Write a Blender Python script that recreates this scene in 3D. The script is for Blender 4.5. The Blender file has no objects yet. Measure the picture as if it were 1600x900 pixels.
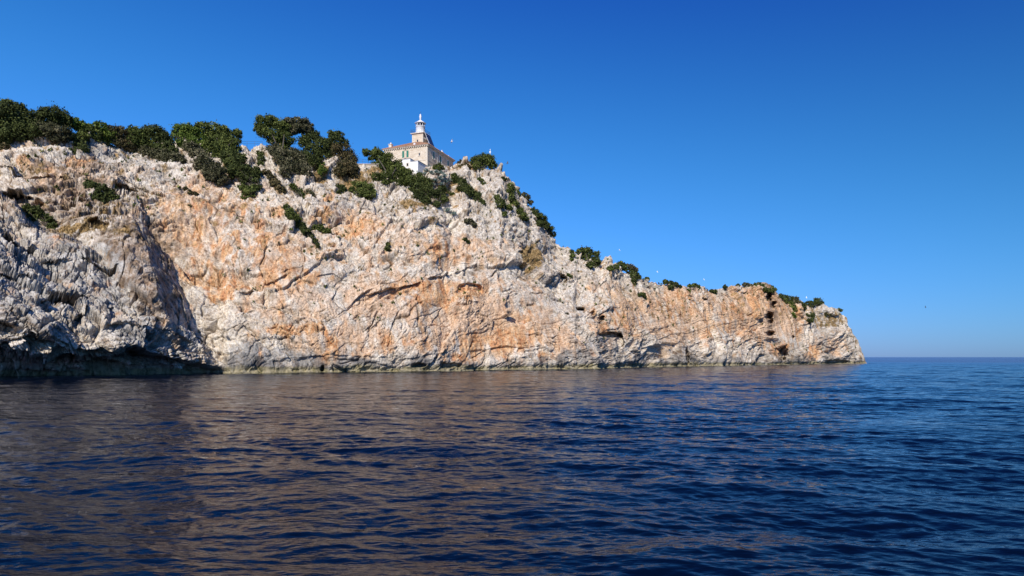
import bpy, math, random
import numpy as np
from mathutils import Vector
from mathutils.bvhtree import BVHTree

# ------------------------------------------------------------------ camera, sky, sun, exposure
F, CX, HY, H = 1062.0, 800.0, 558.0, 3.3      # focal length in photo pixels, centre column, horizon row, eye height (m)
sc = bpy.context.scene
cam_d = bpy.data.cameras.new('camera')
cam = bpy.data.objects.new('camera', cam_d)
sc.collection.objects.link(cam)
cam.location = (0, 0, H)
cam.rotation_euler = (math.radians(90), 0, 0)
cam_d.sensor_width = 36
cam_d.lens = 36 * F / 1600
cam_d.shift_y = (HY - 450) / 1600
cam_d.clip_start = 0.1
cam_d.clip_end = 80000
sc.camera = cam

SUN_EL = math.radians(34)
SUN_AZ = math.atan2(-0.22, -0.975)               # towards the sun, clockwise from +Y
world = bpy.data.worlds.new('World')
sc.world = world
world.use_nodes = True
wn = world.node_tree
for n in list(wn.nodes):
    wn.nodes.remove(n)
wo = wn.nodes.new('ShaderNodeOutputWorld')
bg = wn.nodes.new('ShaderNodeBackground')
sky = wn.nodes.new('ShaderNodeTexSky')
sky.sky_type = 'NISHITA'
sky.sun_disc = False
sky.sun_elevation = SUN_EL
sky.sun_rotation = SUN_AZ
sky.air_density = 1.0
sky.dust_density = 0.25
sky.ozone_density = 3.0
sky.altitude = 0
# clear-air tint of the Nishita sky: deeper and bluer with height, and away from the sun's side (as through a polariser)
tcw = wn.nodes.new('ShaderNodeTexCoord')
sepw = wn.nodes.new('ShaderNodeSeparateXYZ')
wn.links.new(tcw.outputs['Generated'], sepw.inputs[0])
def wmath(op, a, b=None, c=None):
    m = wn.nodes.new('ShaderNodeMath'); m.operation = op
    for i, v in enumerate((a, b, c)):
        if v is None: continue
        if hasattr(v, 'is_output'): wn.links.new(v, m.inputs[i])
        else: m.inputs[i].default_value = v
    return m.outputs[0]
w_s = wmath('MINIMUM', wmath('MAXIMUM', sepw.outputs['Z'], 0.0), 0.47)
w_x = wmath('MINIMUM', wmath('MAXIMUM', sepw.outputs['X'], -0.6), 0.6)
SKYC = [[-1.086, -0.725, 0.367], [-0.171, 3.356, -0.817], [-4.689, -6.924, 1.083], [-0.678, -0.245, -0.692], [-0.132, -1.041, 0.608]]
comb = wn.nodes.new('ShaderNodeCombineXYZ')
for ch in range(3):
    k = [row[ch] for row in SKYC]
    e = wmath('ADD', wmath('MULTIPLY', w_s, k[1]), k[0])
    e = wmath('ADD', e, wmath('MULTIPLY', wmath('MULTIPLY', w_s, w_s), k[2]))
    e = wmath('ADD', e, wmath('MULTIPLY', w_x, k[3]))
    e = wmath('ADD', e, wmath('MULTIPLY', wmath('MULTIPLY', w_x, w_s), k[4]))
    wn.links.new(wmath('POWER', 2.718282, e), comb.inputs[ch])
vm = wn.nodes.new('ShaderNodeVectorMath'); vm.operation = 'MULTIPLY'
wn.links.new(sky.outputs[0], vm.inputs[0]); wn.links.new(comb.outputs[0], vm.inputs[1])
wn.links.new(vm.outputs[0], bg.inputs['Color'])
bg.inputs['Strength'].default_value = 0.11
wn.links.new(bg.outputs[0], wo.inputs['Surface'])

sun_d = bpy.data.lights.new('sun', 'SUN')
sun_d.energy = 4.8
sun_d.angle = math.radians(0.53)
sun_d.color = (1.0, 0.91, 0.77)
sun = bpy.data.objects.new('sun', sun_d)
sc.collection.objects.link(sun)
to_sun = Vector((math.sin(SUN_AZ) * math.cos(SUN_EL), math.cos(SUN_AZ) * math.cos(SUN_EL), math.sin(SUN_EL)))
sun.rotation_euler = to_sun.to_track_quat('Z', 'Y').to_euler()
sc.view_settings.view_transform = 'Standard'
sc.view_settings.look = 'None'
sc.view_settings.gamma = 1
sc.view_settings.use_curve_mapping = False
sc.view_settings.exposure = 0.0
sc.cycles.max_bounces = 6
sc.cycles.caustics_reflective = False
sc.cycles.caustics_refractive = False

# ------------------------------------------------------------------ helpers
rng = np.random.default_rng(7)
random.seed(7)
COL = sc.collection

def tag(o, label=None, cat=None, group=None, kind=None):
    if label: o['label'] = label
    if cat: o['category'] = cat
    if group: o['group'] = group
    if kind: o['kind'] = kind
    return o

def empty(name, loc, rz=0.0):
    o = bpy.data.objects.new(name, None)
    o.empty_display_size = 0.5
    COL.objects.link(o)
    o.location = loc
    o.rotation_euler = (0, 0, rz)
    return o

def np_mesh(name, V, Fc, smooth=False):
    V = np.asarray(V, dtype=np.float32); Fc = np.asarray(Fc, dtype=np.int32)
    k = Fc.shape[1]
    me = bpy.data.meshes.new(name)
    me.vertices.add(len(V)); me.vertices.foreach_set('co', V.ravel())
    me.loops.add(Fc.size); me.loops.foreach_set('vertex_index', Fc.ravel())
    me.polygons.add(len(Fc))
    me.polygons.foreach_set('loop_start', np.arange(len(Fc), dtype=np.int32) * k)
    if smooth:
        me.polygons.foreach_set('use_smooth', np.ones(len(Fc), dtype=bool))
    me.update(calc_edges=True)
    return me

def link(name, me, mat=None, parent=None):
    o = bpy.data.objects.new(name, me)
    COL.objects.link(o)
    if mat is not None: me.materials.append(mat)
    if parent is not None: o.parent = parent
    return o

class MB:
    """collects simple solids into one mesh"""
    def __init__(s): s.v = []; s.f = []
    def add(s, vs, fs):
        b = len(s.v); s.v += [tuple(v) for v in vs]; s.f += [tuple(b + i for i in f) for f in fs]
    def hexa(s, p):
        s.add(p, [(0,3,2,1),(4,5,6,7),(0,1,5,4),(1,2,6,5),(2,3,7,6),(3,0,4,7)])
    def box(s, x0, x1, y0, y1, z0, z1):
        s.hexa([(x0,y0,z0),(x1,y0,z0),(x1,y1,z0),(x0,y1,z0),(x0,y0,z1),(x1,y0,z1),(x1,y1,z1),(x0,y1,z1)])
    def lathe(s, cx, cy, prof, n=24):
        vs = []
        for r, z in prof:
            for i in range(n):
                a = 2 * math.pi * i / n
                vs.append((cx + r * math.cos(a), cy + r * math.sin(a), z))
        fs = []
        for j in range(len(prof) - 1):
            for i in range(n):
                k = (i + 1) % n
                fs.append((j*n+i, j*n+k, (j+1)*n+k, (j+1)*n+i))
        fs.append(tuple(range(n))[::-1]); fs.append(tuple((len(prof)-1)*n + i for i in range(n)))
        s.add(vs, fs)
    def tube(s, pts, rad, n=6):
        pts = [Vector(p) for p in pts]
        if not hasattr(rad, '__len__'): rad = [rad] * len(pts)
        vs = []
        for i, p in enumerate(pts):
            d = (pts[min(i+1, len(pts)-1)] - pts[max(i-1, 0)]).normalized()
            u = d.cross(Vector((0.13, 0.2, 1)) if abs(d.z) < .9 else Vector((1, 0.1, 0))).normalized()
            w = d.cross(u)
            for k in range(n):
                a = 2 * math.pi * k / n
                vs.append(p + (u * math.cos(a) + w * math.sin(a)) * rad[i])
        fs = []
        for j in range(len(pts) - 1):
            for k in range(n):
                l = (k + 1) % n
                fs.append((j*n+k, j*n+l, (j+1)*n+l, (j+1)*n+k))
        fs.append(tuple(range(n))[::-1]); fs.append(tuple((len(pts)-1)*n + i for i in range(n)))
        s.add(vs, fs)
    def build(s, name, mat, parent=None, smooth=False):
        me = bpy.data.meshes.new(name)
        me.from_pydata(s.v, [], s.f)
        if smooth:
            me.polygons.foreach_set('use_smooth', [True] * len(me.polygons))
        me.update()
        return link(name, me, mat, parent)

# vectorised noise
def _h(ix, iy, iz, seed):
    h = (ix.astype(np.uint32) * np.uint32(0x8da6b343)) ^ (iy.astype(np.uint32) * np.uint32(0xd8163841)) ^ (iz.astype(np.uint32) * np.uint32(0xcb1ab31f)) ^ np.uint32((seed * 0x9e3779b1) & 0xffffffff)
    h ^= h >> np.uint32(15); h *= np.uint32(0x2c1b3c6d); h ^= h >> np.uint32(12); h *= np.uint32(0x297a2d39); h ^= h >> np.uint32(15)
    return h

def _u(h, k):
    h = h * np.uint32(0x85ebca6b) + np.uint32((k * 0xc2b2ae35) & 0xffffffff)
    h ^= h >> np.uint32(16); h *= np.uint32(0x7feb352d); h ^= h >> np.uint32(15)
    return (h & np.uint32(0xffffff)).astype(np.float32) / np.float32(0xffffff)

def perlin(P, scale, seed=0):
    """value-gradient noise, about -1..1"""
    Q = (P / np.asarray(scale, dtype=np.float32)).astype(np.float32)
    I = np.floor(Q).astype(np.int64); Fr = Q - I
    W = Fr * Fr * Fr * (Fr * (Fr * 6 - 15) + 10)
    out = np.zeros(len(P), dtype=np.float32)
    for dx in (0, 1):
        wx = W[:, 0] if dx else 1 - W[:, 0]
        for dy in (0, 1):
            wy = W[:, 1] if dy else 1 - W[:, 1]
            for dz in (0, 1):
                wz = W[:, 2] if dz else 1 - W[:, 2]
                h = _h(I[:, 0] + dx, I[:, 1] + dy, I[:, 2] + dz, seed)
                g = (_u(h, 1) * 2 - 1) * (Fr[:, 0] - dx) + (_u(h, 2) * 2 - 1) * (Fr[:, 1] - dy) + (_u(h, 3) * 2 - 1) * (Fr[:, 2] - dz)
                out += wx * wy * wz * g
    return out * 1.6

def fbm(P, scale, octs, seed=0, gain=0.5):
    s = np.zeros(len(P), dtype=np.float32); a = 1.0; t = 0
    sc_ = np.asarray(scale, dtype=np.float32)
    for k in range(octs):
        s += a * perlin(P, sc_, seed + k * 17); t += a; a *= gain; sc_ = sc_ / 2.03
    return s / t * 1.3

def facets(P, scale, seed, tilt=1.0):
    """angular blocks: each Voronoi cell is its own tilted plane; returns (height, edge distance, cell random)"""
    Q = (P / np.asarray(scale, dtype=np.float32)).astype(np.float32)
    I = np.floor(Q).astype(np.int64)
    F1 = np.full(len(P), 9, np.float32); F2 = np.full(len(P), 9, np.float32)
    Hh = np.zeros(len(P), np.float32); R = np.zeros(len(P), np.float32)
    for dx in (-1, 0, 1):
        for dy in (-1, 0, 1):
            for dz in (-1, 0, 1):
                jx, jy, jz = I[:, 0] + dx, I[:, 1] + dy, I[:, 2] + dz
                h = _h(jx, jy, jz, seed)
                ex = Q[:, 0] - (jx + _u(h, 1)); ey = Q[:, 1] - (jy + _u(h, 2)); ez = Q[:, 2] - (jz + _u(h, 3))
                d = ex * ex + ey * ey + ez * ez
                nearer = d < F1
                F2 = np.where(nearer, F1, np.minimum(F2, d))
                r = _u(h, 4)
                hh = (r - 0.5) + tilt * ((_u(h, 5) - .5) * 2 * ex + (_u(h, 6) - .5) * 2 * ey + (_u(h, 7) - .5) * 2.4 * ez)
                Hh = np.where(nearer, hh, Hh); R = np.where(nearer, r, R); F1 = np.where(nearer, d, F1)
    return Hh, np.sqrt(F2) - np.sqrt(F1), R

def ss(x, a=0.0, b=1.0):
    x = np.clip((x - a) / (b - a), 0, 1)
    return x * x * (3 - 2 * x)

def K(px, pts):
    return np.interp(px, [p[0] for p in pts], [p[1] for p in pts])

def sdist(px, py, poly):
    """signed distance (positive inside) to a polygon"""
    px = px.astype(np.float32); py = py.astype(np.float32)
    d = np.full(px.shape, 1e9, np.float32); ins = np.zeros(px.shape, bool)
    n = len(poly)
    for i in range(n):
        x0, y0 = poly[i]; x1, y1 = poly[(i + 1) % n]
        ex, ey = x1 - x0, y1 - y0
        t = np.clip(((px - x0) * ex + (py - y0) * ey) / (ex * ex + ey * ey), 0, 1)
        d = np.minimum(d, np.hypot(px - x0 - t * ex, py - y0 - t * ey))
        c = ((y0 > py) != (y1 > py))
        with np.errstate(divide='ignore', invalid='ignore'):
            xi = x0 + (py - y0) * ex / (ey if ey != 0 else 1e-9)
        ins ^= c & (px < xi)
    return np.where(ins, d, -d)

# ------------------------------------------------------------------ materials
def new_mat(name):
    m = bpy.data.materials.new(name); m.use_nodes = True
    nt = m.node_tree
    p = nt.nodes['Principled BSDF']
    return m, nt, p

def N(nt, typ, **kw):
    n = nt.nodes.new(typ)
    for k, v in kw.items():
        if k in n.inputs: n.inputs[k].default_value = v
        else: setattr(n, k, v)
    return n

def mixc(nt, fac, a, b, blend='MIX'):
    m = nt.nodes.new('ShaderNodeMix'); m.data_type = 'RGBA'; m.blend_type = blend
    for sock, v in ((m.inputs[0], fac), (m.inputs[6], a), (m.inputs[7], b)):
        if hasattr(v, 'is_output'): nt.links.new(v, sock)
        elif isinstance(v, (int, float)): sock.default_value = v
        else: sock.default_value = (*v, 1) if len(v) == 3 else v
    return m.outputs[2]

def mathn(nt, op, a, b=None, clamp=False):
    m = nt.nodes.new('ShaderNodeMath'); m.operation = op; m.use_clamp = clamp
    for i, v in enumerate((a, b)):
        if v is None: continue
        if hasattr(v, 'is_output'): nt.links.new(v, m.inputs[i])
        else: m.inputs[i].default_value = v
    return m.outputs[0]

def ramp(nt, fac, stops):
    r = nt.nodes.new('ShaderNodeValToRGB')
    nt.links.new(fac, r.inputs[0])
    el = r.color_ramp.elements
    el[0].position, el[0].color = stops[0][0], (*stops[0][1], 1)
    el[1].position, el[1].color = stops[-1][0], (*stops[-1][1], 1)
    for pos, c in stops[1:-1]:
        e = el.new(pos); e.color = (*c, 1)
    return r.outputs[0]

def simple_mat(name, col, rough=0.7, var=0.12, scale=2.0, bump=0.0, metallic=0.0):
    m, nt, p = new_mat(name)
    tc = N(nt, 'ShaderNodeTexCoord')
    no = N(nt, 'ShaderNodeTexNoise', Scale=scale, Detail=5.0, Roughness=0.6)
    nt.links.new(tc.outputs['Object'], no.inputs['Vector'])
    lo = tuple(c * (1 - var) for c in col); hi = tuple(min(1, c * (1 + var)) for c in col)
    nt.links.new(ramp(nt, no.outputs[0], [(0.35, lo), (0.65, hi)]), p.inputs['Base Color'])
    p.inputs['Roughness'].default_value = rough
    p.inputs['Metallic'].default_value = metallic
    if bump:
        b = N(nt, 'ShaderNodeBump', Strength=bump, Distance=0.05)
        nt.links.new(no.outputs[0], b.inputs['Height']); nt.links.new(b.outputs[0], p.inputs['Normal'])
    return m

def attr(nt, name):
    a = nt.nodes.new('ShaderNodeAttribute'); a.attribute_name = name
    return a

def rock_material():
    m, nt, p = new_mat('limestone')
    pos = N(nt, 'ShaderNodeNewGeometry').outputs['Position']
    def noise(scale, detail=6.0, rough=0.62, stretch=None, dist=0.0):
        n = N(nt, 'ShaderNodeTexNoise', Scale=scale, Detail=detail, Roughness=rough, Distortion=dist)
        v = pos
        if stretch:
            mp = N(nt, 'ShaderNodeMapping'); mp.inputs['Scale'].default_value = stretch
            nt.links.new(pos, mp.inputs[0]); v = mp.outputs[0]
        nt.links.new(v, n.inputs['Vector'])
        return n.outputs[0]
    n_mid, n_fine, n_big = noise(0.35), noise(2.2, 6.0, 0.7), noise(0.06)
    n_strk = noise(1.0, 5.0, 0.68, (1, 0.6, 0.07), 0.35)
    cream = ramp(nt, n_mid, [(0.28, (0.38, 0.32, 0.25)), (0.42, (0.58, 0.51, 0.42)), (0.58, (0.74, 0.69, 0.61)), (0.8, (0.62, 0.52, 0.40))])
    # grey weathered limestone
    grey = ramp(nt, n_mid, [(0.30, (0.17, 0.165, 0.16)), (0.46, (0.38, 0.37, 0.35)), (0.64, (0.60, 0.58, 0.55))])
    c = mixc(nt, attr(nt, 'grey').outputs['Fac'], cream, grey)
    # warm pinkish tint and orange / rust iron stains
    pink = ramp(nt, n_strk, [(0.3, (0.44, 0.29, 0.18)), (0.5, (0.68, 0.49, 0.34)), (0.7, (0.74, 0.61, 0.48))])
    c = mixc(nt, attr(nt, 'pink').outputs['Fac'], c, pink)
    org = ramp(nt, n_strk, [(0.28, (0.28, 0.10, 0.04)), (0.42, (0.54, 0.25, 0.11)), (0.52, (0.70, 0.42, 0.21)), (0.66, (0.74, 0.55, 0.37))])
    c = mixc(nt, attr(nt, 'orange').outputs['Fac'], c, org)
    brn = ramp(nt, n_mid, [(0.3, (0.07, 0.055, 0.045)), (0.44, (0.17, 0.125, 0.09)), (0.54, (0.30, 0.22, 0.16)), (0.64, (0.46, 0.40, 0.34))])
    c = mixc(nt, attr(nt, 'brown').outputs['Fac'], c, brn)
    n_tan = noise(0.9, 8.0, 0.72, (1, 1, 0.6), 0.8)
    tanm = ramp(nt, n_tan, [(0.50, (0, 0, 0)), (0.66, (0.75, 0.75, 0.75))])
    c = mixc(nt, tanm, c, (0.40, 0.285, 0.185))
    soil = ramp(nt, n_fine, [(0.35, (0.15, 0.115, 0.05)), (0.52, (0.34, 0.225, 0.10)), (0.68, (0.50, 0.37, 0.20))])
    c = mixc(nt, attr(nt, 'ochre').outputs['Fac'], c, soil)
    # mottling: lichen, pits
    spots = ramp(nt, n_fine, [(0.30, (0.30, 0.28, 0.26)), (0.42, (0.68, 0.65, 0.62)), (0.5, (0.96, 0.95, 0.93)), (0.66, (1.14, 1.13, 1.11))])
    c = mixc(nt, 1.0, c, spots, 'MULTIPLY')
    crack_shade = ramp(nt, attr(nt, 'crack').outputs['Fac'], [(0.0, (1, 1, 1)), (1.0, (0.30, 0.27, 0.24))])  # shade in the cracks painted into the colour, since frontal light barely shows it
    c = mixc(nt, 1.0, c, crack_shade, 'MULTIPLY')
    # tidal band
    wetc = ramp(nt, n_strk, [(0.35, (0.05, 0.05, 0.052)), (0.6, (0.19, 0.185, 0.18))])
    c = mixc(nt, attr(nt, 'wet').outputs['Fac'], c, wetc)
    alg = ramp(nt, n_strk, [(0.35, (0.11, 0.10, 0.04)), (0.65, (0.42, 0.36, 0.21))])
    c = mixc(nt, attr(nt, 'algae').outputs['Fac'], c, alg)
    nt.links.new(c, p.inputs['Base Color'])
    p.inputs['Roughness'].default_value = 0.92
    p.inputs['Specular IOR Level'].default_value = 0.25
    vo = N(nt, 'ShaderNodeTexVoronoi', Scale=1.3); vo.feature = 'DISTANCE_TO_EDGE'
    nt.links.new(pos, vo.inputs['Vector'])
    e = mathn(nt, 'MINIMUM', vo.outputs['Distance'], 0.12)
    hgt = mathn(nt, 'ADD', mathn(nt, 'MULTIPLY', n_fine, 0.6), mathn(nt, 'MULTIPLY', e, 2.0))
    b = N(nt, 'ShaderNodeBump', Strength=0.6, Distance=0.25)
    nt.links.new(hgt, b.inputs['Height']); nt.links.new(b.outputs[0], p.inputs['Normal'])
    return m

def foliage_material(name, col, col2):
    m, nt, p = new_mat(name)
    a = attr(nt, 'tint')
    c = ramp(nt, a.outputs['Fac'], [(0.0, tuple(x * 0.55 for x in col)), (0.45, col), (0.8, col2), (1.0, tuple(min(1, x * 1.3) for x in col2))])
    nt.links.new(c, p.inputs['Base Color'])
    p.inputs['Roughness'].default_value = 0.75
    p.inputs['Specular IOR Level'].default_value = 0.12
    return m

ROCK = rock_material()
FOL = {
    'dark': foliage_material('leaves_dark_green', (0.046, 0.060, 0.018), (0.10, 0.12, 0.034)),
    'mid': foliage_material('leaves_green', (0.058, 0.078, 0.019), (0.15, 0.175, 0.045)),
    'light': foliage_material('leaves_light_green', (0.065, 0.105, 0.018), (0.18, 0.23, 0.045)),
    'twig': foliage_material('leaves_and_grey_twigs', (0.065, 0.068, 0.032), (0.17, 0.155, 0.09)),
    'brown': foliage_material('leaves_brown_green', (0.055, 0.055, 0.022), (0.15, 0.115, 0.055)),
    'agave': foliage_material('agave_blue_grey', (0.12, 0.17, 0.15), (0.28, 0.36, 0.33)),
    'straw': foliage_material('straw', (0.22, 0.15, 0.06), (0.45, 0.34, 0.17)),
}
BARK = simple_mat('dark_bark', (0.09, 0.075, 0.06), 0.9, 0.3, 4.0, 0.5)
PALE_BARK = simple_mat('pale_grey_bark', (0.34, 0.31, 0.28), 0.9, 0.3, 4.0, 0.5)

# ------------------------------------------------------------------ the sea
def build_sea():
    r = [5.0]
    while r[-1] < 60000:
        x = r[-1]
        dr = max(0.036, 0.0033 * x) if x < 130 else (0.0042 * x if x < 400 else 0.035 * x)
        r.append(x + dr)
    r = np.array(r)
    nc = 1300
    th = np.linspace(math.radians(-58), math.radians(58), nc)
    R, T = np.meshgrid(r, th, indexing='ij')
    X = (R * np.sin(T)).ravel(); Y = (R * np.cos(T)).ravel()
    spac = np.maximum(np.maximum(0.036, 0.0033 * R), R * (th[1] - th[0])).ravel()
    Z = np.zeros_like(X)
    g = np.random.default_rng(21)
    waves = []
    # (count, wavelength range, slope rms per band, main heading, spread)
    main = math.radians(252)
    for cnt, l0, l1, slope, spread in ((7, 9, 22, 0.020, 22), (12, 3.5, 9, 0.034, 24), (22, 1.3, 3.5, 0.074, 30), (38, 0.42, 1.3, 0.125, 36), (34, 0.18, 0.42, 0.090, 46)):
        for i in range(cnt):
            lam = math.exp(g.uniform(math.log(l0), math.log(l1)))
            a = main + math.radians(g.normal(0, spread))
            k = 2 * math.pi / lam
            amp = slope * math.sqrt(2.0 / cnt) / k
            waves.append((k, a, amp, g.uniform(0, 6.283)))
    # gusts: patches of rougher and smoother water
    P2 = np.stack([X, Y, np.zeros_like(X)], 1).astype(np.float32)
    P2 = np.where(np.abs(P2) > 3000, 3000, P2)
    gust = 0.85 + 0.45 * perlin(P2, (14, 6, 50), 5) + 0.30 * perlin(P2, (60, 22, 50), 9)
    wx = X + 0.5 * perlin(P2, (9, 9, 9), 31); wy = Y + 0.5 * perlin(P2, (9, 9, 9), 37)
    near = R.ravel() < 450
    for k, a, amp, ph in waves:
        lam = 2 * math.pi / k
        sel = near & (spac < lam / 2.0)
        fade = np.clip((lam / spac[sel] - 2.0) / 1.5, 0, 1)
        s = np.sin(k * (wx[sel] * math.cos(a) + wy[sel] * math.sin(a)) + ph)
        # sharpened crests
        s = 1.0 - 2.0 * np.sqrt(0.5 * (1 - s) + 0.02) if lam < 3.5 else s
        Z[sel] += amp * fade * s * (gust[sel] if lam < 4 else 1)
    V = np.stack([X, Y, Z], 1)
    nr = len(r)
    i = np.arange(nr - 1)[:, None] * nc + np.arange(nc - 1)[None, :]
    Fc = np.stack([i, i + nc, i + nc + 1, i + 1], -1).reshape(-1, 4)[:, ::-1]
    me = np_mesh('sea', V, Fc, smooth=True)
    m, nt, p = new_mat('sea_water')
    pos = N(nt, 'ShaderNodeNewGeometry').outputs['Position']
    ln = N(nt, 'ShaderNodeVectorMath'); ln.operation = 'LENGTH'; nt.links.new(pos, ln.inputs[0])
    mr = N(nt, 'ShaderNodeMapRange'); nt.links.new(ln.outputs['Value'], mr.inputs[0])
    for i_, v_ in enumerate((20, 600, 0.015, 0.30)): mr.inputs[i_ + 1].default_value = v_
    hh = None
    for s_, d_, st in ((7.0, 3.0, (0.55, 1.25, 1)), (1.1, 4.0, (0.5, 1.3, 1)), (0.16, 4.0, (0.45, 1.3, 1))):
        mp = N(nt, 'ShaderNodeMapping'); mp.inputs['Scale'].default_value = st
        mp.inputs['Rotation'].default_value = (0, 0, math.radians(-14))
        nt.links.new(pos, mp.inputs[0])
        n = N(nt, 'ShaderNodeTexNoise', Scale=s_, Detail=d_, Roughness=0.55)
        nt.links.new(mp.outputs[0], n.inputs['Vector'])
        v = mathn(nt, 'MULTIPLY', n.outputs[0], {7.0: 0.010, 1.1: 0.07, 0.16: 0.32}[s_])
        hh = v if hh is None else mathn(nt, 'ADD', hh, v)
    b = N(nt, 'ShaderNodeBump', Strength=1.0, Distance=1.0)
    nt.links.new(hh, b.inputs['Height'])
    # dark water body under a clear surface reflection (slightly polarised, so below full strength)
    nt.nodes.remove(p)
    df = N(nt, 'ShaderNodeBsdfDiffuse'); df.inputs['Color'].default_value = (0.0006, 0.0035, 0.014, 1)
    gl = N(nt, 'ShaderNodeBsdfGlossy'); gl.inputs['Color'].default_value = (0.74, 0.76, 0.80, 1)
    fr = N(nt, 'ShaderNodeFresnel', IOR=1.24)
    mx = N(nt, 'ShaderNodeMixShader')
    for nd in (df, gl, fr): nt.links.new(b.outputs[0], nd.inputs['Normal'])
    nt.links.new(mr.outputs[0], gl.inputs['Roughness'])
    nt.links.new(fr.outputs[0], mx.inputs[0]); nt.links.new(df.outputs[0], mx.inputs[1]); nt.links.new(gl.outputs[0], mx.inputs[2])
    nt.links.new(mx.outputs[0], nt.nodes['Material Output'].inputs['Surface'])
    o = link('sea', me, m)
    tag(o, kind='structure')
    return o

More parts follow.
